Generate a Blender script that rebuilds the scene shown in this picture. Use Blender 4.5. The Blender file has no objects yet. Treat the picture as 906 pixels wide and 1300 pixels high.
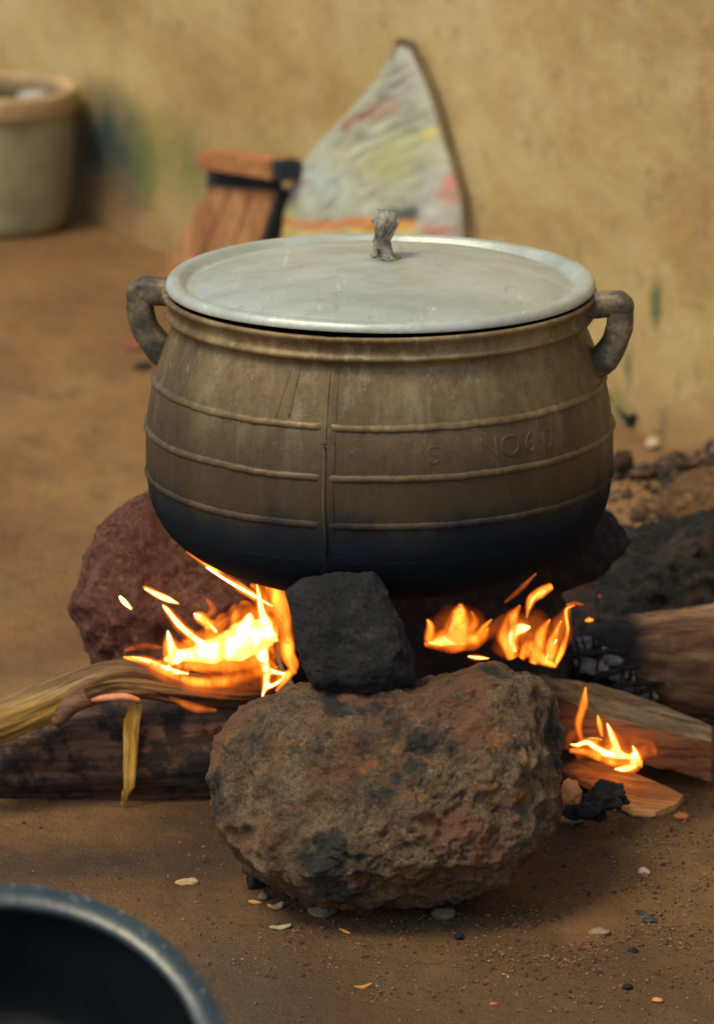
import bpy, bmesh, math, random
from mathutils import Vector, Matrix, noise
random.seed(7)
scene = bpy.context.scene
COL = scene.collection
R = math.radians

# ------------------------------------------------------------------ camera
FPX = 8000.0; PITCH = R(14.6)
CP = Vector((-0.0294, -8.059, 2.519))
FW = Vector((0, math.cos(PITCH), -math.sin(PITCH)))
UP = Vector((0, math.sin(PITCH), math.cos(PITCH)))
RT = Vector((1, 0, 0))
cd = bpy.data.cameras.new('camera')
cam = bpy.data.objects.new('camera', cd); COL.objects.link(cam)
cam.location = CP; cam.rotation_euler = (R(90) - PITCH, 0, 0)
cd.sensor_fit = 'VERTICAL'; cd.sensor_height = 36.0; cd.sensor_width = 36.0
cd.lens = FPX / 1300 * 36
cd.clip_start = 0.1; cd.clip_end = 500
cd.dof.use_dof = True; cd.dof.focus_distance = 7.93; cd.dof.aperture_fstop = 5.6
scene.camera = cam

# ------------------------------------------------------------------ light
SUN_EL, SUN_AZ = R(58), R(-48)     # azimuth measured from -Y (towards the camera) to the left
w = bpy.data.worlds.new('World'); scene.world = w; w.use_nodes = True
wn = w.node_tree.nodes; wl = w.node_tree.links
sky = wn.new('ShaderNodeTexSky'); sky.sky_type = 'NISHITA'; sky.sun_disc = False
sky.sun_elevation = SUN_EL
sky.altitude = 300; sky.air_density = 1.0; sky.dust_density = 3.5; sky.ozone_density = 0.8
bg = wn['Background']; bg.inputs['Strength'].default_value = 0.105
wl.new(sky.outputs[0], bg.inputs[0])
sl = bpy.data.lights.new('sun', 'SUN'); sl.energy = 1.5; sl.angle = R(18); sl.color = (1.0, 0.87, 0.58)
so = bpy.data.objects.new('sun', sl); COL.objects.link(so)
sd = Vector((math.sin(SUN_AZ) * math.cos(SUN_EL), -math.cos(SUN_AZ) * math.cos(SUN_EL), math.sin(SUN_EL)))  # towards the sun
so.rotation_euler = sd.to_track_quat('Z', 'Y').to_euler(); so.location = sd * 10
sky.sun_rotation = math.atan2(sd.x, sd.y)
scene.view_settings.view_transform = 'Standard'; scene.view_settings.look = 'None'
scene.view_settings.exposure = 0.52; scene.view_settings.gamma = 1.0
scene.cycles.transparent_max_bounces = 24

# ------------------------------------------------------------------ pixel -> place
def ray(x, y): return FW + RT * ((x - 453) / FPX) + UP * ((650 - y) / FPX)
def atY(x, y, Y):
    d = ray(x, y); return CP + d * ((Y - CP.y) / d.y)
def atZ(x, y, z=0.0):
    d = ray(x, y); return CP + d * ((z - CP.z) / d.z)
def mpp(Y): return (Y - CP.y) / FPX / math.cos(PITCH)      # metres per pixel near depth Y
WA, WB = atZ(135, 290), atZ(870, 590)
WD = (WB - WA); WD.z = 0; WD.normalize()
WN = Vector((WD.y, -WD.x, 0))                               # points to the camera side
if WN.y > 0: WN = -WN
def atW(x, y, off=0.0):
    d = ray(x, y); p0 = WA + WN * off
    return CP + d * ((p0 - CP).dot(WN) / d.dot(WN))
def fbm(p, o=4, l=2.1, g=0.5):
    a, s = 1.0, 0.0
    for _ in range(o):
        s += a * noise.noise(p); p = p * l; a *= g
    return s

# ------------------------------------------------------------------ object helpers
def thing(name, label, cat, loc=(0, 0, 0), group=None):
    o = bpy.data.objects.new(name, None); COL.objects.link(o); o.location = loc
    o.empty_display_size = 0.05
    o['label'] = label; o['category'] = cat
    if group: o['group'] = group
    return o
def link(name, me, mat, parent=None, smooth=True):
    if mat and not me.materials: me.materials.append(mat)
    if smooth: me.polygons.foreach_set('use_smooth', [True] * len(me.polygons))
    me.update()
    o = bpy.data.objects.new(name, me); COL.objects.link(o)
    if parent:
        o.parent = parent
        t = parent; loc = Vector((0, 0, 0))
        while t: loc += Vector(t.location); t = t.parent
        o.location = -loc + Vector((0, 0, 0))
        if parent.type == 'MESH' or parent.parent: o.location = (0, 0, 0)
    return o
def tag(o, label, cat, group=None):
    o['label'] = label; o['category'] = cat
    if group: o['group'] = group
    return o
def recentre(o, p):
    """move origin of a top-level mesh to p"""
    o.data.transform(Matrix.Translation(-Vector(p))); o.location = p
    return o
def pyd(name, vs, fs):
    me = bpy.data.meshes.new(name); me.from_pydata(vs, [], fs); me.validate(); me.update(); return me

def catmull(pts, n):
    P = [Vector(p) for p in pts]
    if len(P) < 3: return [P[0].lerp(P[-1], i / n) for i in range(n + 1)]
    E = [P[0] * 2 - P[1]] + P + [P[-1] * 2 - P[-2]]
    out = []; m = len(P) - 1
    for i in range(n + 1):
        t = i / n * m; k = min(int(t), m - 1); u = t - k
        a, b, c, d = E[k], E[k + 1], E[k + 2], E[k + 3]
        out.append(0.5 * ((2 * b) + (c - a) * u + (2 * a - 5 * b + 4 * c - d) * u * u + (3 * b - a - 3 * c + d) * u ** 3))
    return out

def sweep(name, path, rad, seg=24, n=60, sec=None, depth=1.0, up=(0, 0, 1), disp=None, capround=True, smoothpath=True):
    """path: points, rad: radius at each point; sec(theta)->(a,b) unit section; disp(p, t, theta, nrm)->offset"""
    if smoothpath: C = catmull(path, n)
    else:
        C = [Vector(p) for p in path]; n = len(C) - 1
    rr = catmull([(r, 0, 0) for r in rad], n) if smoothpath else [Vector((r, 0, 0)) for r in rad]
    vs = []; fs = []; up = Vector(up)
    for i, c in enumerate(C):
        t = (C[min(i + 1, n)] - C[max(i - 1, 0)]).normalized()
        s = t.cross(up).normalized() if abs(t.dot(up)) < 0.98 else t.cross(Vector((0, 1, 0))).normalized()
        u = s.cross(t).normalized()
        r = max(rr[i].x, 1e-5)
        for j in range(seg):
            th = 2 * math.pi * j / seg
            a, b = sec(th) if sec else (math.cos(th), math.sin(th))
            nn = s * a * depth + u * b
            p = c + nn * r
            if disp: p = p + nn.normalized() * disp(p, i / n, th, r)
            vs.append(p)
    for i in range(n):
        for j in range(seg):
            k = (j + 1) % seg
            fs.append((i * seg + j, i * seg + k, (i + 1) * seg + k, (i + 1) * seg + j))
    a = len(vs); vs.append(C[0]); b = len(vs); vs.append(C[-1])
    for j in range(seg):
        k = (j + 1) % seg
        fs.append((a, k, j)); fs.append((b, n * seg + j, n * seg + k))
    me = pyd(name, vs, fs)
    bm = bmesh.new(); bm.from_mesh(me); bmesh.ops.recalc_face_normals(bm, faces=bm.faces); bm.to_mesh(me); bm.free()
    L = sum((C[i + 1] - C[i]).length for i in range(n)); rm = sum(x.x for x in rr) / len(rr)
    at_ = me.attributes.new('grain', 'FLOAT_VECTOR', 'POINT'); gv = []
    for i in range(n + 1):
        for j in range(seg):
            th = 2 * math.pi * j / seg; gv += [i / n * L, math.cos(th) * rm, math.sin(th) * rm]
    gv += [0, 0, 0] + [L, 0, 0]; at_.data.foreach_set('vector', gv)
    return me

def sqsec(p=4.0, ax=1.0, bx=1.0):
    def f(th):
        c, s = math.cos(th), math.sin(th)
        k = (abs(c) ** p + abs(s) ** p) ** (-1 / p)
        return c * k * ax, s * k * bx
    return f

def lathe(name, prof, centre, seg=160, disp=None):
    vs = []; fs = []; n = len(prof)
    for (r, z) in prof:
        for j in range(seg):
            th = 2 * math.pi * j / seg
            p = Vector((r * math.cos(th), r * math.sin(th), z))
            if disp: p = disp(p, th)
            vs.append(p + centre)
    for i in range(n - 1):
        for j in range(seg):
            k = (j + 1) % seg
            fs.append((i * seg + j, i * seg + k, (i + 1) * seg + k, (i + 1) * seg + j))
    me = pyd(name, vs, fs)
    bm = bmesh.new(); bm.from_mesh(me)
    bmesh.ops.remove_doubles(bm, verts=bm.verts, dist=1e-6)
    bmesh.ops.recalc_face_normals(bm, faces=bm.faces); bm.to_mesh(me); bm.free()
    return me

def slab(name, quad, th, nrm=None, bev=0.003, jitter=0.0):
    q = [Vector(p) for p in quad]
    nn = (q[1] - q[0]).cross(q[3] - q[0]).normalized() if nrm is None else Vector(nrm).normalized()
    vs = q + [p - nn * th for p in q]
    if jitter: vs = [v + Vector((random.uniform(-1, 1), random.uniform(-1, 1), random.uniform(-1, 1))) * jitter for v in vs]
    fs = [(0, 1, 2, 3), (7, 6, 5, 4), (0, 4, 5, 1), (1, 5, 6, 2), (2, 6, 7, 3), (3, 7, 4, 0)]
    me = pyd(name, vs, fs)
    bm = bmesh.new(); bm.from_mesh(me)
    bmesh.ops.recalc_face_normals(bm, faces=bm.faces)
    if bev: bmesh.ops.bevel(bm, geom=list(bm.edges), offset=bev, segments=2, affect='EDGES')
    bm.to_mesh(me); bm.free(); return me

# ------------------------------------------------------------------ materials
class NB:
    def __init__(s, name):
        s.m = bpy.data.materials.new(name); s.m.use_nodes = True
        s.N = s.m.node_tree.nodes; s.L = s.m.node_tree.links
        s.b = s.N['Principled BSDF']; s.out = s.N['Material Output']
        s.tc = s.N.new('ShaderNodeTexCoord')
    def set(s, sock, v):
        if hasattr(v, 'is_linked') or isinstance(v, bpy.types.NodeSocket): s.L.new(v, sock)
        else:
            if isinstance(v, (tuple, list)) and len(v) == 3 and sock.type == 'RGBA': v = (*v, 1)
            sock.default_value = v
    def vec(s, scale=(1, 1, 1), rot=(0, 0, 0), loc=(0, 0, 0)):
        n = s.N.new('ShaderNodeMapping'); n.inputs['Scale'].default_value = scale
        n.inputs['Rotation'].default_value = rot; n.inputs['Location'].default_value = loc
        s.L.new(s.tc.outputs['Object'], n.inputs[0]); return n.outputs[0]
    def noise(s, sc, det=6, ro=0.6, v=None, dist=0.0):
        n = s.N.new('ShaderNodeTexNoise'); n.inputs['Scale'].default_value = sc
        n.inputs['Detail'].default_value = det; n.inputs['Roughness'].default_value = ro
        n.inputs['Distortion'].default_value = dist
        s.L.new(v if v else s.tc.outputs['Object'], n.inputs['Vector']); return n.outputs['Fac']
    def voro(s, sc, v=None, feat='F1', out='Distance'):
        n = s.N.new('ShaderNodeTexVoronoi'); n.feature = feat; n.inputs['Scale'].default_value = sc
        s.L.new(v if v else s.tc.outputs['Object'], n.inputs['Vector']); return n.outputs[out]
    def ramp(s, f, stops, interp='LINEAR'):
        n = s.N.new('ShaderNodeValToRGB'); n.color_ramp.interpolation = interp
        e = n.color_ramp.elements
        while len(e) > 1: e.remove(e[0])
        e[0].position = stops[0][0]; c = stops[0][1]; e[0].color = (*c, 1) if isinstance(c, tuple) else (c, c, c, 1)
        for p, c in stops[1:]:
            k = e.new(p); k.color = (*c, 1) if isinstance(c, tuple) else (c, c, c, 1)
        s.L.new(f, n.inputs[0]); return n.outputs[0]
    def mix(s, f, a, b, mode='MIX'):
        n = s.N.new('ShaderNodeMix'); n.data_type = 'RGBA'; n.blend_type = mode
        s.set(n.inputs['Factor'], f); s.set(n.inputs[6], a); s.set(n.inputs[7], b); return n.outputs[2]
    def math(s, op, a, b=0.0, c=None, clamp=False):
        n = s.N.new('ShaderNodeMath'); n.operation = op; n.use_clamp = clamp
        s.set(n.inputs[0], a); s.set(n.inputs[1], b)
        if c is not None: s.set(n.inputs[2], c)
        return n.outputs[0]
    def xyz(s, v=None):
        n = s.N.new('ShaderNodeSeparateXYZ'); s.L.new(v if v else s.tc.outputs['Object'], n.inputs[0]); return n.outputs
    def blob(s, c, rad, nz=0.5, nsc=8.0):
        """soft patch of radius rad (x,y,z) around c in object space"""
        v = s.vec(scale=(1 / rad[0], 1 / rad[1], 1 / rad[2]), loc=(-c[0] / rad[0], -c[1] / rad[1], -c[2] / rad[2]))
        l = s.N.new('ShaderNodeVectorMath'); l.operation = 'LENGTH'; s.L.new(v, l.inputs[0])
        n = s.noise(nsc, 5, 0.6)
        d = s.math('MULTIPLY_ADD', s.math('SUBTRACT', n, 0.5), nz * 4, l.outputs['Value'])
        return s.math('SMOOTH_MIN', s.math('SUBTRACT', 1.35, d, clamp=True), 1.0, 0.1) if False else s.math('SUBTRACT', 1.4, d, clamp=True)
    def bump(s, h, st=0.5, dist=0.01, nrm=None):
        n = s.N.new('ShaderNodeBump'); n.inputs['Strength'].default_value = st; n.inputs['Distance'].default_value = dist
        s.L.new(h, n.inputs['Height'])
        if nrm: s.L.new(nrm, n.inputs['Normal'])
        return n.outputs[0]
    def fin(s, col, rough=0.9, nrm=None, metal=0.0, spec=0.3):
        s.set(s.b.inputs['Base Color'], col); s.set(s.b.inputs['Roughness'], rough)
        s.set(s.b.inputs['Metallic'], metal); s.b.inputs['Specular IOR Level'].default_value = spec
        if nrm: s.L.new(nrm, s.b.inputs['Normal'])
        return s.m

def rock_mat(name, stops, patches, bump=0.9, fine=220, speck=0.6, mid=0.7):
    n = NB(name)
    c = n.ramp(n.noise(14, 10, 0.68, dist=0.4), stops)
    f = n.noise(fine, 4, 0.7)
    dk = tuple(x * 0.32 for x in stops[0][1]); lt = tuple(min(1, x * 1.35) for x in stops[-1][1])
    c = n.mix(n.ramp(n.noise(62, 7, 0.75, n.vec(loc=(5, 1, 3))), [(0.36, mid), (0.50, 0.0)]), c, dk)
    c = n.mix(n.ramp(n.noise(48, 7, 0.75, n.vec(loc=(1, 6, 3))), [(0.54, 0.0), (0.68, mid * 0.9)]), c, lt)
    c = n.mix(n.ramp(f, [(0.35, 0.55), (0.62, 0.0)]), c, (0.03, 0.024, 0.02))
    c = n.mix(n.ramp(n.noise(fine * 1.7, 2, 0.6), [(0.64, 0.0), (0.74, speck)]), c, (0.42, 0.34, 0.24))
    for i, (sc, lo, hi, col, amt) in enumerate(patches):
        v = n.vec(loc=(3.1 * i + 1, 1.7 * i, 0.4))
        c = n.mix(n.ramp(n.noise(sc, 6, 0.65, v), [(lo, 0.0), (hi, amt)]), c, col)
    pit = n.ramp(n.voro(75, n.vec()), [(0.0, 0.0), (0.35, 1.0)])
    h = n.math('ADD', n.math('MULTIPLY', n.noise(42, 12, 0.8), 1.0), n.math('MULTIPLY', pit, 0.22))
    return n.fin(c, 0.92, n.bump(h, bump, 0.045), spec=0.25)

M_ROCK = rock_mat('pitted_stone', [(0.30, (0.15, 0.085, 0.048)), (0.44, (0.28, 0.18, 0.098)), (0.56, (0.38, 0.245, 0.13)), (0.72, (0.48, 0.34, 0.19))],
                  [(6, 0.50, 0.62, (0.36, 0.145, 0.078), 0.7), (9, 0.54, 0.63, (0.035, 0.048, 0.047), 0.85), (20, 0.58, 0.66, (0.52, 0.22, 0.07), 0.7), (14, 0.60, 0.68, (0.45, 0.38, 0.24), 0.6)])
M_RED = rock_mat('red_laterite', [(0.32, (0.14, 0.05, 0.035)), (0.5, (0.36, 0.145, 0.095)), (0.68, (0.52, 0.25, 0.165))],
                 [(6, 0.5, 0.65, (0.16, 0.05, 0.035), 0.6), (11, 0.6, 0.72, (0.07, 0.05, 0.045), 0.6)], fine=130)
M_BLACK = rock_mat('soot_black_stone', [(0.3, (0.014, 0.018, 0.021)), (0.52, (0.030, 0.035, 0.038)), (0.68, (0.075, 0.078, 0.070))],
                   [(9, 0.6, 0.72, (0.06, 0.06, 0.055), 0.5)], bump=0.7, speck=0.08)
M_SOOTY = rock_mat('sooty_rubble', [(0.34, (0.016, 0.021, 0.024)), (0.5, (0.050, 0.050, 0.044)), (0.66, (0.15, 0.11, 0.07))],
                   [(10, 0.56, 0.66, (0.16, 0.07, 0.04), 0.8), (18, 0.6, 0.7, (0.03, 0.045, 0.05), 0.8)], fine=120, speck=0.3)
M_CLAY = rock_mat('orange_clay', [(0.3, (0.22, 0.11, 0.05)), (0.5, (0.42, 0.22, 0.09)), (0.7, (0.55, 0.33, 0.15))], [(9, 0.6, 0.7, (0.1, 0.06, 0.04), 0.5)], fine=90)

def ground_mat():
    n = NB('dirt')
    gv = n.vec(scale=(1, .5, 1))
    c = n.ramp(n.noise(3.0, 9, 0.66, gv), [(0.36, (0.30, 0.145, 0.048)), (0.5, (0.46, 0.25, 0.088)), (0.64, (0.57, 0.34, 0.13))])
    c = n.mix(n.ramp(n.noise(12, 8, 0.72, gv), [(0.48, 0.0), (0.66, 0.65)]), c, (0.19, 0.10, 0.045))
    c = n.mix(n.ramp(n.noise(4.5, 8, 0.7, n.vec(scale=(1, .6, 1), loc=(1, 9, 0))), [(0.50, 0.0), (0.64, 0.5)]), c, (0.22, 0.11, 0.05))
    c = n.mix(n.ramp(n.noise(5, 5, 0.6, n.vec(loc=(4, 2, 0))), [(0.56, 0.0), (0.7, 0.4)]), c, (0.36, 0.21, 0.07))
    c = n.mix(n.ramp(n.noise(3.3, 4, 0.6, n.vec(loc=(9, 5, 0))), [(0.58, 0.0), (0.72, 0.5)]), c, (0.30, 0.13, 0.055))
    c = n.mix(n.ramp(n.noise(420, 3, 0.7), [(0.36, 0.6), (0.5, 0.0)]), c, (0.055, 0.032, 0.018))
    c = n.mix(n.ramp(n.noise(310, 2, 0.6, n.vec(loc=(2, 2, 2))), [(0.68, 0.0), (0.76, 0.4)]), c, (0.42, 0.32, 0.20))
    # darker dirt this side of the hearth, ash and soot inside it
    c = n.mix(n.math('MULTIPLY', n.blob((0.25, -0.85, 0), (0.95, 0.75, 9), 0.35, 3.0), 0.62), c, (0.085, 0.048, 0.024))
    c = n.mix(n.math('MULTIPLY', n.blob((-0.42, -0.22, 0), (0.30, 0.10, 9), 0.45, 9.0), 0.6), c, (0.05, 0.045, 0.035))
    c = n.mix(n.math('MULTIPLY', n.blob((-0.18, -0.75, 0), (0.10, 0.22, 9), 0.4, 9.0), 0.35), c, (0.12, 0.11, 0.07))
    c = n.mix(n.math('MULTIPLY', n.blob((0.262, -0.47, 0), (0.04, 0.09, 9), 0.3, 20.0), 0.8), c, (0.34, 0.17, 0.06))
    c = n.mix(n.math('MULTIPLY', n.blob((-0.22, -0.95, 0), (0.05, 0.08, 9), 0.4, 20.0), 0.7), c, (0.40, 0.25, 0.05))
    c = n.mix(n.math('MULTIPLY', n.blob((0.06, 0.05, 0), (0.42, 0.40, 9), 0.3, 7.0), 0.95), c, (0.022, 0.02, 0.02))
    c = n.mix(n.math('MULTIPLY', n.blob((0.45, 0.75, 0), (0.35, 0.45, 9), 0.4, 5.0), 0.5), c, (0.10, 0.06, 0.04))
    h = n.math('ADD', n.math('MULTIPLY', n.noise(30, 10, 0.7), 1.0), n.math('MULTIPLY', n.noise(260, 4, 0.7), 0.35))
    return n.fin(c, n.ramp(n.noise(6, 4), [(0.3, 0.55), (0.7, 0.92)]), n.bump(h, 0.95, 0.026), spec=0.3)
M_DIRT = ground_mat()

def pot_mat(name='cast_aluminium', lift=1.0):
    n = NB(name)
    z = n.xyz()[2]
    c = n.ramp(n.noise(9, 8, 0.7, n.vec(scale=(1, 1, 0.3))), [(0.34, (0.115 * lift, 0.070 * lift, 0.027 * lift)), (0.5, (0.205 * lift, 0.140 * lift, 0.058 * lift)), (0.66, (0.31 * lift, 0.23 * lift, 0.108 * lift))])
    c = n.mix(n.ramp(n.noise(26, 6, 0.7, n.vec(scale=(1, 1, 0.12))), [(0.53, 0.0), (0.64, 0.6)]), c, (0.38, 0.32, 0.19))
    c = n.mix(n.ramp(n.noise(16, 5, 0.6, n.vec(scale=(1, 1, 0.2), loc=(3, 1, 0))), [(0.58, 0.0), (0.7, 0.4)]), c, (0.30, 0.17, 0.075))
    c = n.mix(n.ramp(n.noise(60, 4, 0.7), [(0.35, 0.35), (0.5, 0.0)]), c, (0.07, 0.055, 0.035))
    c = n.mix(n.ramp(n.noise(150, 2, 0.5), [(0.72, 0.0), (0.78, 0.5)]), c, (0.40, 0.36, 0.27))
    c = n.mix(n.ramp(n.noise(34, 9, 0.8, n.vec(loc=(2, 7, 1))), [(0.54, 0.0), (0.60, 0.5)]), c, (0.10, 0.062, 0.032))
    c = n.mix(n.ramp(n.noise(21, 9, 0.8, n.vec(loc=(8, 3, 1))), [(0.60, 0.0), (0.66, 0.6)]), c, (0.42, 0.38, 0.27))
    # soot climbing the belly, ragged upper limit
    zz = n.math('ADD', z, n.math('MULTIPLY', n.math('SUBTRACT', n.noise(8, 9, 0.7, n.vec(scale=(1, 1, 0.4))), 0.5), 0.12))
    c = n.mix(n.ramp(zz, [(0.50, 0.94 / lift), (0.56, 0.80 / lift), (0.635, 0.34), (0.71, 0.0)]), c, (0.050, 0.036, 0.021))
    c = n.mix(n.ramp(zz, [(0.45, 1.0), (0.475, 0.85 / lift), (0.50, 0.0)]), c, (0.014, 0.018, 0.024))
    h = n.math('ADD', n.noise(45, 8, 0.7), n.math('MULTIPLY', n.noise(220, 3, 0.6), 0.25))
    so_ = n.ramp(zz, [(0.45, 1.0), (0.54, 0.0)])
    mt = n.fin(c, n.mix(so_, n.ramp(n.noise(12, 5), [(0.3, 0.40), (0.7, 0.62)]), (0.95, 0.95, 0.95)), n.bump(h, 0.24, 0.005), metal=0.25, spec=0.35)
    n.L.new(n.math('MULTIPLY_ADD', so_, -0.33, 0.35), n.b.inputs['Specular IOR Level']); n.L.new(n.math('MULTIPLY_ADD', so_, -0.25, 0.25), n.b.inputs['Metallic'])
    return mt
M_POT = pot_mat(); M_BAND = pot_mat('highlit_band_metal', 1.2)  # bands: lighter pot metal, their ridge highlights put into the colour
def handle_mat():
    n = NB('sooty_handle')
    c = n.ramp(n.noise(18, 6, 0.65), [(0.38, (0.045, 0.042, 0.034)), (0.50, (0.12, 0.10, 0.068)), (0.60, (0.28, 0.22, 0.13))])
    g = n.N.new('ShaderNodeNewGeometry'); gz = n.xyz(g.outputs['Normal'])[2]
    return n.fin(c, 0.5, n.bump(n.noise(90, 6, 0.7), 0.35, 0.004), metal=0.2)
M_HANDLE = handle_mat()
def lid_mat():
    n = NB('dull_lid_metal')
    c = n.ramp(n.noise(7, 7, 0.6, n.vec(scale=(1, 2.0, 1))), [(0.32, (0.36, 0.40, 0.335)), (0.5, (0.45, 0.495, 0.42)), (0.68, (0.53, 0.575, 0.50))])
    c = n.mix(n.ramp(n.noise(40, 6, 0.7, n.vec(scale=(1, 0.2, 1), rot=(0, 0, 0.5))), [(0.62, 0.0), (0.74, 0.5)]), c, (0.72, 0.72, 0.66))
    for k_, rt in enumerate((0.4, 1.9, 2.7)):
        c = n.mix(n.ramp(n.noise(60, 3, 0.6, n.vec(scale=(1, .04, 1), rot=(0, 0, rt), loc=(k_, 2, 0))), [(0.66, 0.0), (0.72, 0.45)]), c, (0.80, 0.82, 0.74) if k_ else (0.30, 0.31, 0.26))
    c = n.mix(n.ramp(n.noise(30, 8, 0.75), [(0.34, 0.5), (0.46, 0.0)]), c, (0.33, 0.33, 0.25))
    c = n.mix(n.ramp(n.voro(26, n.vec()), [(0.0, 0.8), (0.055, 0.0)]), c, (0.12, 0.11, 0.10))
    c = n.mix(n.math('MULTIPLY', n.blob((0.008, -0.01, 0.76), (0.022, 0.03, 0.05), 0.3, 60), 0.6), c, (0.26, 0.23, 0.15))
    return n.fin(c, n.ramp(n.noise(14, 5), [(0.3, 0.34), (0.7, 0.52)]), n.bump(n.noise(14, 8, 0.65), 0.3, 0.008), metal=0.3, spec=0.5)
M_LID = lid_mat()
def plain(name, c, r=0.7, metal=0.0, bs=60, bst=0.3, var=0.35, spec=0.3, bd=0.004):
    n = NB(name)
    col = n.ramp(n.noise(bs * 0.3, 6, 0.65), [(0.3, tuple(x * (1 - var) for x in c)), (0.7, tuple(min(x * (1 + var), 0.95) for x in c))])
    return n.fin(col, r, n.bump(n.noise(bs, 6, 0.65), bst, bd), metal=metal, spec=spec)
M_KNOB = plain('crumpled_foil', (0.30, 0.28, 0.21), 0.45, 0.3, 160, 1.0, var=.6)

def wood_mat(name, stops, rot, streak=18, rough=0.75, extra=None, bump=0.5, ratio=0.06, grain=False, axis=None):
    n = NB(name)
    v = n.vec(scale=axis or (ratio, 1, 1), rot=rot)
    if grain:
        ga = n.N.new('ShaderNodeAttribute'); ga.attribute_name = 'grain'; n.L.new(ga.outputs['Vector'], v.node.inputs[0])
    f = n.noise(streak, 8, 0.65, v, 0.6)
    c = n.ramp(f, stops)
    c = n.mix(n.ramp(n.noise(streak * 4, 5, 0.7, v), [(0.36, 0.6), (0.5, 0.0)]), c, tuple(x * 0.25 for x in stops[0][1]))
    if extra: c = extra(n, c)
    h = n.math('ADD', n.noise(streak * 2.5, 8, 0.7, v), n.math('MULTIPLY', n.noise(90, 4, 0.7), 0.3))
    return n.fin(c, rough, n.bump(h, bump, 0.008), spec=0.25)

def wall_mat():
    n = NB('ochre_plaster')
    wv = n.vec(scale=(.45, .45, 1))
    c = n.ramp(n.noise(3.6, 9, 0.7, wv), [(0.36, (0.36, 0.245, 0.085)), (0.5, (0.47, 0.345, 0.14)), (0.66, (0.55, 0.43, 0.20))])
    c = n.mix(n.ramp(n.noise(5, 7, 0.65, n.vec(loc=(3, 3, 1))), [(0.5, 0.0), (0.72, 0.5)]), c, (0.33, 0.20, 0.085))
    c = n.mix(n.ramp(n.noise(3, 7, 0.6, n.vec(loc=(7, 1, 2))), [(0.52, 0.0), (0.7, 0.5)]), c, (0.62, 0.50, 0.27))
    c = n.mix(n.ramp(n.noise(24, 6, 0.65, n.vec(loc=(1, 8, 2))), [(0.64, 0.0), (0.72, 0.45)]), c, (0.16, 0.12, 0.06))
    c = n.mix(n.ramp(n.noise(14, 3, 0.5, n.vec(scale=(1, 1, 0.15))), [(0.60, 0.0), (0.75, 0.25)]), c, (0.30, 0.22, 0.12))
    def st(x, y, rx, ry, col, amt, nz=0.4, ns=9):
        nonlocal c
        p = atW(x, y); k = 1.35 / 700
        c = n.mix(n.math('MULTIPLY', n.blob(p, (rx * k, rx * k, ry * k * .85), nz, ns), amt, clamp=True), c, col)
    st(182, 200, 62, 56, (0.21, 0.22, 0.05), 0.9)
    st(240, 215, 46, 46, (0.17, 0.18, 0.06), 0.85)
    st(215, 170, 30, 30, (0.28, 0.25, 0.08), 0.5)
    st(142, 202, 78, 78, (0.040, 0.065, 0.058), 1.0, 0.25)  # dark mould, with the tub's shadow on the wall painted in
    st(150, 250, 40, 40, (0.10, 0.08, 0.05), 0.7, 0.3)  # brown lower part of the mould and painted tub shadow
    st(832, 385, 9, 28, (0.10, 0.13, 0.06), 0.9, 0.3, 20)
    st(797, 470, 8, 22, (0.12, 0.14, 0.06), 0.8, 0.3, 20)
    st(785, 530, 14, 26, (0.13, 0.19, 0.05), 0.9, 0.3, 20)
    st(845, 555, 8, 26, (0.07, 0.11, 0.06), 0.8, 0.3, 20)
    st(880, 275, 50, 40, (0.38, 0.21, 0.08), 0.5)
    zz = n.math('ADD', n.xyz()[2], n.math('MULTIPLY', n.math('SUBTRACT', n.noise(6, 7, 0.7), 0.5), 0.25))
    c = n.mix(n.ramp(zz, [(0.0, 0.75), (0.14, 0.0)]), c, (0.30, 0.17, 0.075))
    c = n.mix(n.ramp(n.noise(12, 9, 0.75, n.vec(loc=(5, 2, 2))), [(0.55, 0.0), (0.66, 0.5)]), c, (0.24, 0.16, 0.07))
    h = n.math('ADD', n.noise(7, 10, 0.65), n.math('MULTIPLY', n.noise(60, 5, 0.7), 0.2))
    return n.fin(c, 0.9, n.bump(h, 0.5, 0.02), spec=0.2)
M_WALL = wall_mat()

# ------------------------------------------------------------------ the setting
def axis(lo, hi, core0, core1, step, grow=1.12):
    xs = []; x = core0
    while x < core1: xs.append(x); x += step
    s = step
    while x < hi: xs.append(x); s *= grow; x += s
    xs.append(hi)
    x = core0; s = step; left = []
    while True:
        s *= grow; x -= s
        if x <= lo: break
        left.append(x)
    return [lo] + left[::-1] + xs
gx = axis(-60, 60, -0.62, 0.62, 0.0048); gy = axis(-40, 70, -1.25, 0.75, 0.0058)
def gz(x, y):
    r = math.hypot(x, y)
    z = 0.010 * noise.noise(Vector((x * 2.2, y * 2.2, 0))) + 0.004 * noise.noise(Vector((x * 9, y * 9, 3)))
    if r < 3: z += 0.0016 * noise.noise(Vector((x * 40, y * 40, 7))) + 0.0018 * max(0, noise.noise(Vector((x * 95, y * 95, 1))))
    z += 0.035 * math.exp(-((x - 0.02) / 0.26) ** 2 - ((y - 0.1) / 0.25) ** 2)          # ash bed
    z += 0.016 * math.exp(-((x + 0.02) / 0.2) ** 2 - ((y + 0.40) / 0.10) ** 2)
    z -= 0.0 * math.exp(-((x + 0.05) / 0.3) ** 2 - ((y + 0.42) / 0.16) ** 2)
    d = (Vector((x, y, 0)) - Vector((WA.x, WA.y, 0))).dot(WN)
    if x > 0.1 and -0.1 < d < 0.7: z += 0.05 * math.exp(-(max(d, 0) / 0.28) ** 2) * (0.6 + 0.8 * noise.noise(Vector((x * 5, y * 5, 9)))) * min(1, (x - 0.1) * 3)
    return z
vs = [(x, y, gz(x, y)) for y in gy for x in gx]; nx = len(gx)
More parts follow.
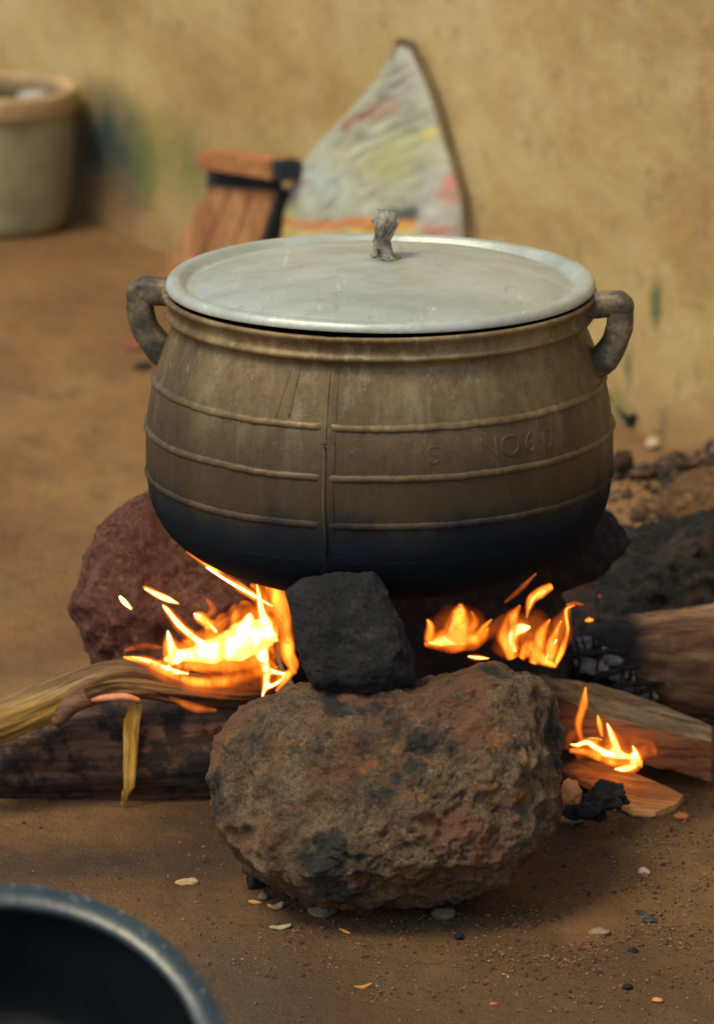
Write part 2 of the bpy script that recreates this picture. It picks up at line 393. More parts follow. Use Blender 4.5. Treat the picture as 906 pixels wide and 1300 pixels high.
fs = [(j * nx + i, j * nx + i + 1, (j + 1) * nx + i + 1, (j + 1) * nx + i) for j in range(len(gy) - 1) for i in range(nx - 1)]
g = link('ground', pyd('ground', vs, fs), M_DIRT); g['kind'] = 'structure'

# plastered wall, running away to the left
def build_wall():
    n1, n2 = 190, 90; L0, L1, H = -2.6, 5.2, 3.2
    vs = []; fs = []
    for face in (0, 1):
        for j in range(n2 + 1):
            for i in range(n1 + 1):
                s = L0 + (L1 - L0) * i / n1; z = -0.15 + (H + 0.15) * j / n2
                d = 0.010 * fbm(Vector((s * 2.2, z * 2.2, 5)), 4) + 0.003 * noise.noise(Vector((s * 14, z * 14, 1)))
                p = WA + WD * s + WN * (d if face == 0 else -0.18)
                vs.append((p.x, p.y, z))
    A = (n1 + 1) * (n2 + 1)
    for j in range(n2):
        for i in range(n1):
            a = j * (n1 + 1) + i; b = a + 1; c = b + n1 + 1; e = a + n1 + 1
            fs.append((a, b, c, e)); fs.append((A + e, A + c, A + b, A + a))
    W = n1 + 1
    for i in range(n1):
        fs.append((i, A + i, A + i + 1, i + 1)); t = n2 * W + i; fs.append((t, t + 1, A + t + 1, A + t))
    for j in range(n2):
        a = j * W; fs.append((a, a + W, A + a + W, A + a)); b = a + n1; fs.append((b, A + b, A + b + W, b + W))
    me = pyd('plaster_wall', vs, fs)
    bm = bmesh.new(); bm.from_mesh(me); bmesh.ops.recalc_face_normals(bm, faces=bm.faces); bm.to_mesh(me); bm.free()
    o = link('plaster_wall', me, M_WALL)
    tag(o, 'stained ochre plastered wall running behind the hearth', 'wall')
build_wall()

# ------------------------------------------------------------------ rocks
def rock(name, outline, Yc, df, db, mat, label=None, cat='stone', group=None, sub=6, amp=0.02, seed=0, box=2.8, facet=0.0, centre=None, fine=0.004, tilt=0.0, parent=None):
    cx = sum(p[0] for p in outline) / len(outline) if not centre else centre[0]
    cy = sum(p[1] for p in outline) / len(outline) if not centre else centre[1]
    C0 = atY(cx, cy, Yc); k = mpp(Yc)
    pol = sorted([(math.atan2((cy - y), (x - cx)), math.hypot(x - cx, y - cy) * k) for x, y in outline])
    m = len(pol)
    def Rf(phi):
        for i in range(m):
            a0, r0 = pol[i]; a1, r1 = pol[(i + 1) % m]
            if i == m - 1: a1 += 2 * math.pi
            for ph in (phi, phi + 2 * math.pi):
                if a0 <= ph <= a1:
                    t = (ph - a0) / max(a1 - a0, 1e-6)
                    # straight edge between the two polar points
                    x0, y0 = r0 * math.cos(a0), r0 * math.sin(a0); x1, y1 = r1 * math.cos(a1), r1 * math.sin(a1)
                    den = (y1 - y0) * math.cos(ph) - (x1 - x0) * math.sin(ph)
                    if abs(den) < 1e-9: return r0 + (r1 - r0) * t
                    return (x0 * (y1 - y0) - y0 * (x1 - x0)) / den
        return pol[0][1]
    tab = [Rf(-math.pi + 2 * math.pi * i / 360) for i in range(361)]
    tab = [(tab[(i - 2) % 360] + tab[(i - 1) % 360] + 2 * tab[i % 360] + tab[(i + 1) % 360] + tab[(i + 2) % 360]) / 6 for i in range(361)]
    bm = bmesh.new(); bmesh.ops.create_icosphere(bm, subdivisions=sub, radius=1.0)
    so_ = Vector((seed * 3.7, seed * 1.3, seed * 2.1)); rmean = sum(tab) / 361
    for v in bm.verts:
        a, b, c = v.co
        rho = math.hypot(a, c); ph = math.atan2(c, a)
        s = (rho ** box + abs(b) ** box) ** (-1 / box)
        i = (ph + math.pi) / (2 * math.pi) * 360; i0 = int(i) % 360; rr = tab[i0] + (tab[i0 + 1] - tab[i0]) * (i - int(i))
        u = rr * rho * s * math.cos(ph); vv = rr * rho * s * math.sin(ph); w_ = b * s * (df if b < 0 else db)
        w_ += tilt * vv
        p = RT * u + UP * vv + FW * w_
        nrm = (RT * a + UP * c + FW * b)
        q = p + so_
        d = amp * (0.9 * fbm(q * 7, 3) + 0.0)
        d += amp * 0.75 * (0.32 - noise.voronoi(q * 10)[0][0]) + amp * 0.45 * (0.3 - abs(noise.noise(q * 19)) * 1.6)
        d += fine * (1.2 * (0.45 - abs(noise.noise(q * 34)) * 2) + noise.noise(q * 62) + 0.7 * (0.4 - 2 * abs(noise.noise(q * 105))) + 0.5 * noise.noise(q * 190))
        if facet: d += facet * (noise.voronoi(q * 5.5)[0][1] - noise.voronoi(q * 5.5)[0][0] - 0.3) * 0.5
        v.co = p + nrm * d
    me = bpy.data.meshes.new(name); bm.to_mesh(me); bm.free()
    o = link(name, me, mat); o.location = C0
    if label: tag(o, label, cat, group)
    return o

rock('hearth_stone', [(262, 985), (276, 938), (312, 893), (365, 872), (430, 862), (540, 862), (615, 845), (680, 856), (716, 885), (720, 950), (712, 1010), (685, 1070), (632, 1120), (535, 1150), (425, 1156), (368, 1142), (314, 1104), (284, 1050)],
     -0.36, 0.17, 0.16, M_ROCK, 'large pitted brown boulder at the front of the fire, carrying the small black stone', 'stone', 'stones of the hearth', sub=7, amp=0.018, seed=3, box=3.0, fine=0.0042, tilt=0.25, facet=0.022)
rock('hearth_stone', [(361, 748), (384, 731), (430, 722), (474, 726), (496, 745), (513, 790), (527, 835), (523, 868), (500, 878), (440, 882), (396, 874), (380, 845), (368, 800)],
     -0.335, 0.075, 0.085, M_BLACK, 'small soot-black block of stone wedged between the boulder and the pot', 'stone', 'stones of the hearth', sub=6, amp=0.008, seed=9, box=4.2, fine=0.0022, facet=0.030)
rock('hearth_stone', [(93, 768), (108, 705), (128, 655), (158, 634), (190, 612), (232, 638), (300, 688), (345, 760), (350, 850), (330, 930), (250, 960), (170, 930), (130, 860), (112, 812)],
     0.27, 0.10, 0.14, M_RED, 'reddish rough rock under the left side of the pot, behind the big flames', 'stone', 'stones of the hearth', amp=0.016, seed=5, box=3.2, facet=0.025, fine=0.0045)
rock('hearth_stone', [(700, 735), (728, 700), (775, 684), (822, 676), (868, 664), (930, 652), (1010, 690), (1040, 800), (960, 900), (800, 900), (700, 880), (686, 800)],
     0.90, 0.17, 0.25, M_SOOTY, 'wide soot-darkened rubbly boulder behind the thick log at the right', 'stone', 'stones of the hearth', amp=0.026, seed=12, box=2.5, fine=0.006, sub=6)
rock('hearth_stone', [(690, 690), (742, 640), (758, 640), (778, 660), (800, 688), (786, 702), (760, 735), (700, 760), (670, 740)],
     0.24, 0.07, 0.10, M_BLACK, 'black wedge-shaped stone sticking out under the right side of the pot', 'stone', 'stones of the hearth', amp=0.007, seed=15, box=2.6, sub=5)
rock('hearth_stone', [(370, 700), (450, 690), (560, 690), (660, 700), (715, 740), (740, 820), (720, 920), (560, 930), (420, 925), (352, 850), (350, 760)],
     0.36, 0.10, 0.12, M_BLACK, 'soot-black rock in the dark directly behind the flames, under the pot', 'stone', 'stones of the hearth', amp=0.016, seed=18, sub=5)
rock('clay_lump', [(838, 640), (862, 612), (890, 592), (930, 596), (970, 640), (960, 690), (880, 676), (846, 664)], 1.45, 0.09, 0.12, M_CLAY,
     'orange-brown lump of dry clay at the foot of the wall, right edge', 'clay lump', amp=0.018, seed=21, sub=5)
rock('dark_stone', [(770, 585), (782, 570), (800, 572), (806, 600), (795, 612), (775, 610)], 1.75, 0.05, 0.06, M_SOOTY,
     'small dark stone half hidden by the right side of the pot, near the wall', 'stone', amp=0.006, seed=24, sub=4)
rock('dark_stone', [(812, 612), (835, 604), (862, 606), (872, 614), (850, 622), (820, 622)], 1.7, 0.03, 0.05, M_SOOTY,
     'flat dark stone lying on the dirt beside the orange clay lump', 'stone', amp=0.006, seed=26, sub=4)

# ------------------------------------------------------------------ the pot
LZ = 0.73
PC = Vector((0, 0, 0))
pot = thing('cooking_pot', 'big round-bellied cast aluminium cooking pot with soot-black bottom, set over the fire on stones', 'cooking pot', (0, 0, LZ - 0.395))
prof_out = [(0.0, -.397), (0.06, -.397), (0.13, -.391), (0.175, -.383), (0.212, -.371), (0.24, -.358), (0.262, -.344), (0.281, -.327), (0.295, -.305), (0.303, -.28), (0.3065, -.25), (0.3075, -.22), (0.3065, -.19), (0.303, -.16), (0.297, -.13), (0.289, -.105), (0.280, -.08), (0.273, -.062), (0.2695, -.052)]
def smoothprof(pr, n):
    return [(p.x, p.y) for p in catmull([(a, b, 0) for a, b in pr], n)]
rings = [(-.124, .0050), (-.188, .0048), (-.2505, .0040), (-.303, .0018)]
po = smoothprof(prof_out, 150)
lip = [(0.2705, -.047), (0.2745, -.0435), (0.2795, -.0425), (0.2815, -.0395), (0.2810, -.036), (0.2770, -.034), (0.2762, -.030), (0.2775, -.022), (0.2815, -.018), (0.2845, -.015), (0.2850, -.012), (0.2835, -.0095), (0.2785, -.0095), (0.2725, -.013), (0.266, -.02), (0.262, -.045), (0.268, -.08), (0.285, -.13), (0.297, -.20), (0.295, -.25), (0.28, -.31), (0.25, -.345), (0.20, -.37), (0.1, -.383), (0.0, -.385)]
SEAMS = [R(-90 - 13.5), R(-90 + 166)]
def adiff(a, b): return (a - b + math.pi) % (2 * math.pi) - math.pi
def potdisp(p, th):
    q = p * 1.0
    k = 1 + 0.0022 * noise.noise(q * 7) + 0.0010 * noise.noise(q * 22)
    r = math.hypot(p.x, p.y)
    if r > 0.2 and p.z > -.36:
        for s in SEAMS:
            d = adiff(th, s) * r
            if abs(d) < 0.02: k += (0.0034 * math.exp(-(d / 0.0020) ** 2) + (0.0030 if d > 0 else 0) * math.exp(-abs(d) / 0.009)) / r
    return Vector((p.x * k, p.y * k, p.z))
body_prof = [(r, z + LZ) for r, z in po + lip]
PD = lambda p, th: potdisp(Vector((p.x, p.y, p.z - LZ)), th) + Vector((0, 0, LZ))
body = link('pot_body', lathe('pot_body', body_prof, PC, 360, PD), M_POT, pot)
def rad_at(z):
    for (r0, z0), (r1, z1) in zip(po, po[1:]):
        if z0 <= z <= z1: return r0 + (r1 - r0) * (z - z0) / max(z1 - z0, 1e-9)
    return po[-1][0]
def ring_part(z, h, a0, a1):
    """raised band from angle a0 to a1, irregular, ends melting into the wall"""
    n = int((a1 - a0) / R(1.0)); vs = []; fs = []; seg = 9
    for i in range(n + 1):
        th = a0 + (a1 - a0) * i / n; e = min(i, n - i) / 3.0; e = min(1, e) ** 0.5
        zz = z + 0.0012 * noise.noise(Vector((math.cos(th) * 6, math.sin(th) * 6, z * 50))) + 0.0007 * noise.noise(Vector((math.cos(th) * 40, math.sin(th) * 40, z * 50)))
        hh = h * (0.35 + 0.65 * e) * (1 + 0.35 * noise.noise(Vector((math.cos(th) * 30, math.sin(th) * 30, z * 9))))
        for j in range(seg):
            a = -math.pi / 2 + math.pi * j / (seg - 1)
            dz = math.sin(a) * 0.0052; out = math.cos(a) ** 0.9 * hh if abs(a) < 1.57 else 0
            k = PD(Vector((rad_at(zz + dz) * math.cos(th), rad_at(zz + dz) * math.sin(th), LZ + zz + dz)), th)
            d = Vector((math.cos(th), math.sin(th), 0))
            vs.append(k + d * (out - 0.0015))
    for i in range(n):
        for j in range(seg - 1):
            fs.append((i * seg + j, (i + 1) * seg + j, (i + 1) * seg + j + 1, i * seg + j + 1))
    return pyd('raised_band', vs, fs)
for z, h in rings:
    for k in (0, 1):
        g0 = 0.020 / 0.3
        a0 = (SEAMS[0] if k == 0 else SEAMS[1]) + 0.007 / 0.3 + 0.004 * k
        a1 = (SEAMS[1] if k == 0 else SEAMS[0] + 2 * math.pi) - 0.005 / 0.3
        link('raised_band', ring_part(z, h, a0, a1), M_BAND, body)
# run marks on the wall of the pot
def run(th0, z0, th1, z1, wd, up_=0.0):
    pts = []; rs = []
    for i in range(14):
        t = i / 13; th = th0 + (th1 - th0) * t + 0.004 * noise.noise(Vector((t * 5, th0 * 9, 0))); z = z0 + (z1 - z0) * t
        r = rad_at(z) - wd * 0.35 + up_
        pts.append(Vector((r * math.cos(th), r * math.sin(th), LZ + z))); rs.append(wd * (1 if 0 < i < 13 else 0.3))
    return sweep('casting_run', pts, rs, 8, 40)
for a in ((-22, -.052, -23.5, -.118, .0022), (-24.5, -.055, -27, -.12, .0015), (40, -.055, 46, -.185, .0016), (36, -.06, 38.5, -.12, .0012), (51, -.06, 52, -.10, .0009)):
    link('casting_run', run(R(-90 + a[0]), a[1], R(-90 + a[2]), a[3], a[4]), M_POT, body)
link('casting_seam', run(SEAMS[0], -.050, SEAMS[0] + .006, -.30, .0026, .0034), M_BAND, body)
link('casting_seam', run(SEAMS[0] + .042, -.050, SEAMS[0] + .04, -.27, .0016, .0009), M_POT, body)
# raised letters between the first and second band
def letters(txt, ang, z, size, h=0.0012, rot=0.0):
    for i, ch in enumerate(txt):
        if ch == ' ': continue
        cu = bpy.data.curves.new('t', 'FONT'); cu.body = ch; cu.size = size; cu.extrude = 0.0006; cu.bevel_depth = 0.0008; cu.bevel_resolution = 2; cu.offset = -0.0006
        cu.align_x = 'CENTER'; cu.align_y = 'CENTER'
        to = bpy.data.objects.new('t', cu); COL.objects.link(to)
        dg = bpy.context.evaluated_depsgraph_get(); me = bpy.data.meshes.new_from_object(to.evaluated_get(dg))
        bpy.data.objects.remove(to); me.name = 'raised_letter'
        th0 = ang + i * size * 0.78 / 0.3
        for v in me.vertices:
            x, y, d = v.co; c, s = math.cos(rot), math.sin(rot); x, y = x * c - y * s, x * s + y * c
            th = th0 + x / 0.303; zz = z + y; r = rad_at(zz) + d - 0.0009 + 0.0004 * noise.noise(Vector((x * 90, y * 90, i)))
            v.co = (r * math.cos(th), r * math.sin(th), LZ + zz)
        link('raised_letter', me, M_POT, body)
letters('NO60', R(-90 + 27.5), -.158, 0.040)
letters('S', R(-90 + 13.0), -.160, 0.034, rot=0.15)
# handles
def handle(ang):
    pts = [(.250, -.021), (.285, -.021), (.306, -.0190), (.3150, -.0205), (.3165, -.032), (.3150, -.052), (.308, -.074), (.293, -.095), (.276, -.118)]
    rr = [.0180, .0180, .0185, .0190, .0185, .0180, .0185, .0195, .012]
    P = [Vector((r * math.cos(ang), r * math.sin(ang), LZ + z)) for r, z in pts]
    tang = Vector((-math.sin(ang), math.cos(ang), 0))
    def dsp(p, t, th, r): return 0.0016 * fbm(p * 45, 3)
    me = sweep('handle', P, rr, 28, 70, sec=sqsec(3.6), up=tang, disp=dsp, depth=0.95)
    return link('handle', me, M_HANDLE, pot)
hr = handle(R(-8)); hl = handle(R(173))
hr['label'] = 'right handle, blackened inside its small loop'
# lid
lid = thing('pot_lid', 'shallow domed grey metal lid with a crumpled knob, lying on the cooking pot', 'lid', (0, 0, LZ))
lp = [(0.0, .034), (0.03, .0335), (0.08, .031), (0.14, .0245), (0.19, .0165), (0.225, .0075), (0.240, .0015), (0.247, -.0018), (0.2535, -.0022), (0.2590, .0030), (0.264, .0074), (0.2715, .0082), (0.277, .0062), (0.2800, .0020), (0.2808, -.0020), (0.2800, -.0045), (0.2775, -.0040), (0.2765, 0.0), (0.2700, .0035), (0.262, .000), (0.252, -.005), (0.225, .0035), (0.14, .021), (0.0, .031)]
lid_c = Vector((0.0015, 0.0, 0))
def liddisp(p, th):
    k = 1 + 0.0015 * math.sin(2 * th + 0.6)
    z = p.z + 0.0012 * noise.noise(Vector((p.x * 5, p.y * 5, 0))) + 0.0011 * math.sin(3 * th + 1)
    r = math.hypot(p.x, p.y)
    if r < 0.245: z += 0.0016 * noise.noise(Vector((p.x * 11, p.y * 11, 4)))
    return Vector((p.x * k, p.y * k, z))
lprof = [(r, z + LZ) for r, z in smoothprof(lp, 130)]
disc = link('lid_disc', lathe('lid_disc', lprof, lid_c, 300, liddisp), M_LID, lid)
def scrunch(name, pts, rr, parent, amp=0.0025, seg=18, n=26, sec=None, mat=None, sc=120, depth=1.0):
    def dsp(p, t, th, r): return amp * (noise.noise(p * sc) + 0.6 * (0.4 - abs(noise.noise(p * sc * 2.1)) * 2))
    return link(name, sweep(name, pts, rr, seg, n, sec=sec, disp=dsp, up=(0, 1, 0), depth=depth), mat or M_KNOB, parent)
kz = LZ + 0.034; k0 = Vector((0.006, -0.004, 0))
knob = scrunch('knob', [k0 + Vector((-.013, 0, kz + .043)), k0 + Vector((0.0, 0, kz + .044)), k0 + Vector((.014, 0, kz + .038))], [.0165, .0180, .0160], lid, 0.0038, 28, 30, sec=sqsec(5))
scrunch('knob_wrap', [k0 + Vector((-.016, -.004, kz + .052)), k0 + Vector((0, -.006, kz + .056)), k0 + Vector((.013, -.004, kz + .051))], [.005, .006, .004], knob, 0.002)
scrunch('knob_stem', [k0 + Vector((-.004, 0, kz + .032)), k0 + Vector((.001, -.002, kz + .016)), k0 + Vector((.006, -.005, kz + .001))], [.0095, .0085, .0088], lid, 0.0016)
scrunch('knob_stem', [k0 + Vector((-.006, .006, kz + .032)), k0 + Vector((-.009, .006, kz + .016)), k0 + Vector((-.011, .006, kz + .001))], [.006, .006, .006], lid, 0.0014)
for a, b in ((-.012, .008), (.010, -.010), (.016, -.002), (.0, -.012)):
    scrunch('weld_bead', [k0 + Vector((a - .006, b, kz - .0005)), k0 + Vector((a, b - .001, kz + .0015)), k0 + Vector((a + .006, b, kz - .0015))], [.002, .0032, .002], lid, 0.001, 10, 10)

# ------------------------------------------------------------------ firewood
def char_fn(c0, c1, ax=0, dark=(0.014, 0.015, 0.017)):
    def f(n, c):
        v = n.xyz()[ax]
        v = n.math('ADD', v, n.math('MULTIPLY', n.math('SUBTRACT', n.noise(12, 6, 0.6), 0.5), 0.14))
        mr = n.N.new('ShaderNodeMapRange'); mr.inputs['From Min'].default_value = c0; mr.inputs['From Max'].default_value = c1
        n.L.new(v, mr.inputs['Value'])
        return n.mix(mr.outputs[0], c, dark)
    return f
def bark(amp, a=60, along=8):
    def f(p, t, th, r):
        q = Vector((p.x * along, p.y * a, p.z * a))
        return amp * (noise.noise(q) + 0.6 * noise.noise(q * 2.3)) + amp * 0.6 * noise.noise(p * 14)
    return f
# thick lower log at the left
M_LOWLOG = wood_mat('dark_charred_log', [(0.34, (0.035, 0.020, 0.014)), (0.5, (0.13, 0.072, 0.042)), (0.64, (0.27, 0.155, 0.09))], (0, 0, 0), 26, extra=lambda n, c: n.mix(n.ramp(n.noise(16, 6, 0.7, n.vec(loc=(4, 4, 1))), [(0.44, 0.85), (0.54, 0.0)]), c, (0.012, 0.013, 0.014)), grain=True)
P = [atY(-160, 968, 0.14), atY(0, 957, 0.13), atY(120, 955, 0.11), atY(220, 952, 0.10), atY(300, 944, 0.09), atY(350, 935, 0.10)]
o = link('firewood_log', sweep('firewood_log', P, [.070, .068, .070, .069, .064, .050], 72, 200, disp=bark(0.0045)), M_LOWLOG); recentre(o, P[2])
tag(o, 'thick charred log lying on the ground at the left, under the curved branch', 'firewood', 'firewood in the hearth')
# splintery curved branch above it
def yel(n, c):
    c = char_fn(-0.30, -0.12)(n, c)
    return n.mix(n.math('MULTIPLY', n.blob((-0.42, 0.05, 0.13), (0.12, 0.3, 0.035), 0.5, 14), 0.75), c, (0.55, 0.33, 0.055))
M_BRANCH = wood_mat('splintered_branch', [(0.36, (0.10, 0.052, 0.024)), (0.5, (0.26, 0.155, 0.07)), (0.64, (0.46, 0.30, 0.14))], (0, 0, 0), 75, extra=yel, bump=1.0, grain=True, ratio=0.07)
P = [atY(-60, 938, -0.02), atY(0, 915, 0.0), atY(60, 892, 0.02), atY(120, 868, 0.03), atY(170, 862, 0.03), atY(230, 872, 0.03), atY(290, 880, 0.04), atY(350, 880, 0.05)]
def brd(p, t, th, r):
    q = Vector((t * 2.2, math.cos(th) * 2.6, math.sin(th) * 2.6))
    return 0.0045 * (0.45 - abs(noise.noise(q)) * 2) + 0.0022 * noise.noise(Vector((t * 6, q.y * 3, q.z * 3))) + 0.004 * noise.noise(p * 17)
o = link('firewood_branch', sweep('firewood_branch', P, [.029, .026, .025, .024, .022, .020, .017, .010], 64, 220, disp=brd, sec=sqsec(2.6, 1.25, 1.0)), M_BRANCH)
tag(o, 'curved splintered branch, yellow at its left end, with its right end burning', 'firewood', 'firewood in the hearth')
pp = [atY(x, y, -0.008) for x, y in ((112, 884), (92, 896), (78, 908), (70, 920))]
link('broken_stub', sweep('broken_stub', pp, [.012, .013, .011, .006], 24, 40, disp=bark(0.003)), wood_mat('stub_bark', [(0.3, (.07, .035, .02)), (.7, (.25, .13, .07))], (0, 0, 0), 30), o)
for k in range(9):
    t0 = random.uniform(0, .45); t1 = min(.95, t0 + random.uniform(.15, .4)); C_ = catmull(P, 100); off = random.uniform(-1, 1)
    pts = []
    for q in range(9):
        t = t0 + (t1 - t0) * q / 8; c_ = C_[int(t * 100)]; rr_ = .026 - .012 * t
        pts.append(c_ + UP * (off * rr_ * .9 + .004 * noise.noise(Vector((t * 6, k, 0)))) - FW * (rr_ * 1.22 * math.sqrt(max(.04, 1 - off * off * .8))))
    rs = [.0006] + [random.uniform(.0012, .0034) for _ in range(7)] + [.0005]
    link('splinter', sweep('splinter', pts, rs, 8, 40, disp=bark(0.0008)), M_BRANCH, o)
# glowing splint seen between branch and log
M_EMB = plain('pink_inner_wood', (0.62, 0.26, 0.13), 0.6, bs=120)
pp = [atY(114, 890, -0.002), atY(135, 886, -0.004), atY(160, 885, -0.004), atY(177, 889, -0.002)]
o = link('wood_splint', sweep('wood_splint', pp, [.002, .0048, .0048, .003], 14, 24, disp=bark(0.0008)), M_EMB)
tag(o, 'pinkish bare splint of wood squeezed between the curved branch and the thick log', 'wood splint')
M_YEL = wood_mat('yellow_bark_strip', [(0.36, (0.62, 0.36, 0.05)), (0.5, (0.80, 0.52, 0.10)), (0.64, (0.88, 0.64, 0.20))], (0, 0, 0), 90, bump=0.3, axis=(1, 1, .05))
def strip():
    rows = [(893, 163, 180), (903, 162, 179), (915, 158, 178), (930, 157, 175), (950, 157, 175), (970, 157, 174), (990, 158, 172), (1000, 157, 171), (1006, 156, 166), (1014, 155, 161), (1021, 154, 156)]
    vs = []; fs = []; nc = 6
    for i, (y, a, b) in enumerate(rows):
        for s in (0, 1):
            for j in range(nc + 1):
                t = j / nc; x = a + (b - a) * t + (random.uniform(-1.6, 1.6) if j in (0, nc) and s == 0 else 0)
                Y = 0.026 - 0.010 * math.sin(i / 10 * 2.6) + 0.006 * t + 0.002 * noise.noise(Vector((i * .7, t * 3, 1))) + s * 0.002
                vs.append(atY(x, y, Y))
    W = 2 * (nc + 1)
    for i in range(len(rows) - 1):
        for j in range(nc):
            a = i * W + j; fs.append((a, a + 1, a + W + 1, a + W)); b = a + nc + 1; fs.append((b, b + W, b + W + 1, b + 1))
        a = i * W; fs.append((a, a + W, a + W + nc + 1, a + nc + 1)); a = i * W + nc; fs.append((a, a + nc + 1, a + W + nc + 1, a + W))
    for i in (0, len(rows) - 1):
        for j in range(nc): a = i * W + j; fs.append((a, a + 1, a + nc + 2, a + nc + 1))
    return pyd('bark_strip', vs, fs)
o = link('bark_strip', strip(), M_YEL, smooth=False)
tag(o, 'bright yellow strip of peeled bark hanging in front of the thick left log', 'bark strip')
# right thick log with its charred, ash-white end
M_RLOG = wood_mat('weathered_log', [(0.34, (0.09, 0.042, 0.026)), (0.5, (0.22, 0.12, 0.062)), (0.62, (0.40, 0.25, 0.12))], (0, 0, 0), 32,
                  extra=char_fn(0.405, 0.355, 0, (0.012, 0.014, 0.017)), ratio=0.1, grain=True)
P = [atY(1120, 828, .66), atY(980, 838, .60), atY(905, 843, .55), atY(850, 842, .50), atY(800, 838, .46), atY(760, 836, .42), atY(715, 840, .38)]
def rld(p, t, th, r):
    q = Vector((p.x * 6, p.y * 50, p.z * 50)); d = 0.004 * noise.noise(q) + 0.006 * noise.noise(p * 9)
    if t > 0.62: d += 0.006 * (0.35 - noise.voronoi(p * 38)[0][0] * 1.2)
    return d
o = link('firewood_log', sweep('firewood_log', P, [.085, .084, .082, .074, .060, .048, .024], 72, 230, disp=rld, sec=sqsec(2.4)), M_RLOG)
tag(o, 'thick bare log at the right, its left end burnt black with white ash', 'firewood', 'firewood in the hearth')
M_ASH = plain('white_ash', (0.30, 0.31, 0.29), 0.95, bs=180, var=0.6, bst=.8)
for (x, y, rx, rz) in ((744, 820, 24, 10), (745, 845, 26, 9), (784, 857, 20, 8), (812, 880, 22, 10), (776, 838, 13, 6)):
    k = mpp(.34); c = atY(x, y, .325 + (x - 715) * 0.0007)
    bm = bmesh.new(); bmesh.ops.create_icosphere(bm, subdivisions=5, radius=1)
    for v in bm.verts:
        q = v.co.copy(); d = 1 + .55 * noise.noise(q * 2.1 + c * 90) + .35 * noise.noise(q * 5 + c * 50) - .22 * abs(noise.noise(q * 9 + c * 30)) * 2
        v.co = Vector((q.x * rx * k * d, q.y * .007 * d, q.z * rz * k * d))
    me = bpy.data.meshes.new('ash_flake'); bm.to_mesh(me); bm.free()
    f = link('ash_flake', me, M_ASH, o); f.location = c; f.rotation_euler = (0, .25, 0.2)
rc = random.Random(4)
for k in range(24):
    x, y = rc.choice(((730, 821), (742, 820), (754, 820), (764, 819), (732, 846), (744, 846), (757, 845), (768, 842), (778, 857), (788, 857), (798, 860), (804, 880), (814, 881), (824, 882)))
    x += rc.uniform(-4, 4); y += rc.uniform(-2, 2); dx = rc.uniform(-5, 5)
    pp = [atY(x + dx * (t - .5) + rc.uniform(-1, 1), y - 11 + 22 * t, .306 + (x - 715) * 0.0007) for t in (0, .35, .7, 1)]
    link('char_ridge', sweep('char_ridge', pp, [.0008, .0017, .0014, .0006], 8, 16, disp=bark(0.0006)), M_BLACK, o)
# charred cross pieces between the ash
for (x0, y0, x1, y1) in ((716, 832, 800, 828), (752, 862, 812, 846), (775, 872, 842, 868), (790, 890, 835, 872)):
    pp = [atY(x0, y0, .300 + (x0 - 715) * 0.0006), atY((x0 + x1) / 2, (y0 + y1) / 2 - 2, .300 + ((x0 + x1) / 2 - 715) * 0.0006), atY(x1, y1, .300 + (x1 - 715) * 0.0006)]
    link('char_ridge', sweep('char_ridge', pp, [.003, .0042, .003], 12, 30, disp=bark(0.001)), M_BLACK, o)
# split beam
def prism(name, st, n=60, amp=0.0015, sub=9, top=False):
    """st: list of stations, each a list of k corner points (k equal); linear between, edges roughened"""
    k = len(st[0]); m = len(st) - 1; vs = []; fs = []; per = k * sub
    for i in range(n + 1):
        t = i / n * m; a = min(int(t), m - 1); u = t - a
        cor = [Vector(st[a][j]).lerp(Vector(st[a + 1][j]), u) for j in range(k)]
        cen = sum(cor, Vector()) / k
        for j in range(k):
            for s in range(sub):
                p = cor[j].lerp(cor[(j + 1) % k], s / sub)
                q = Vector((p.x * 14, p.y * 80, p.z * 80))
                e = amp * (noise.noise(q) * 1.3 + noise.noise(q * 2.4) * .7) + amp * 1.5 * noise.noise(p * 22)
                if s == 0: e -= amp * (0.7 + noise.noise(p * 60))
                vs.append(p + (p - cen).normalized() * e)
    for i in range(n):
        for j in range(per):
            b = (j + 1) % per; fs.append((i * per + j, i * per + b, (i + 1) * per + b, (i + 1) * per + j))
    for base, c in ((0, st[0]), (n * per, st[-1])):
        ci = len(vs); vs.append(sum((Vector(x) for x in c), Vector()) / k)
        for j in range(per): fs.append((ci, base + j, base + (j + 1) % per))
    me = bpy.data.meshes.new(name); me.from_pydata(vs, [], fs)
    if top:
        for i in range(n):
            for j in range(sub): me.polygons[i * per + j].material_index = 1
    bm = bmesh.new(); bm.from_mesh(me); bmesh.ops.recalc_face_normals(bm, faces=bm.faces); bm.to_mesh(me); bm.free()
    return me
M_BEAM = wood_mat('split_firewood', [(0.34, (0.13, 0.05, 0.022)), (0.5, (0.28, 0.115, 0.048)), (0.64, (0.42, 0.20, 0.085))], (0, 0.15, 0), 34, extra=char_fn(0.30, 0.21), bump=0.6, ratio=0.05)
def beam_st(x, yt, yf, yb, Y, dep):
    f = atY(x, yf, Y); b = atY(x, yb, Y); t = atY(x, yt, Y + dep); t2 = Vector((t.x, t.y, b.z))
    return [t, f, b, t2]
st = [beam_st(668, 850, 862, 905, .13, .06), beam_st(700, 858, 880, 935, .125, .09), beam_st(760, 868, 908, 955, .12, .15), beam_st(820, 886, 924, 972, .115, .14), beam_st(860, 903, 932, 982, .112, .12), beam_st(902, 920, 942, 992, .11, .09)]
M_BTOP = wood_mat('split_firewood_top', [(0.34, (0.20, 0.125, 0.065)), (0.5, (0.44, 0.31, 0.16)), (0.64, (0.62, 0.48, 0.28))], (0, 0.15, 0), 34, extra=char_fn(0.26, 0.20), bump=0.8, ratio=0.25)
bme = prism('split_beam', st, 110, 0.0018, 9, True); bme.materials.append(M_BEAM); bme.materials.append(M_BTOP)
o = link('split_beam', bme, None, smooth=False)
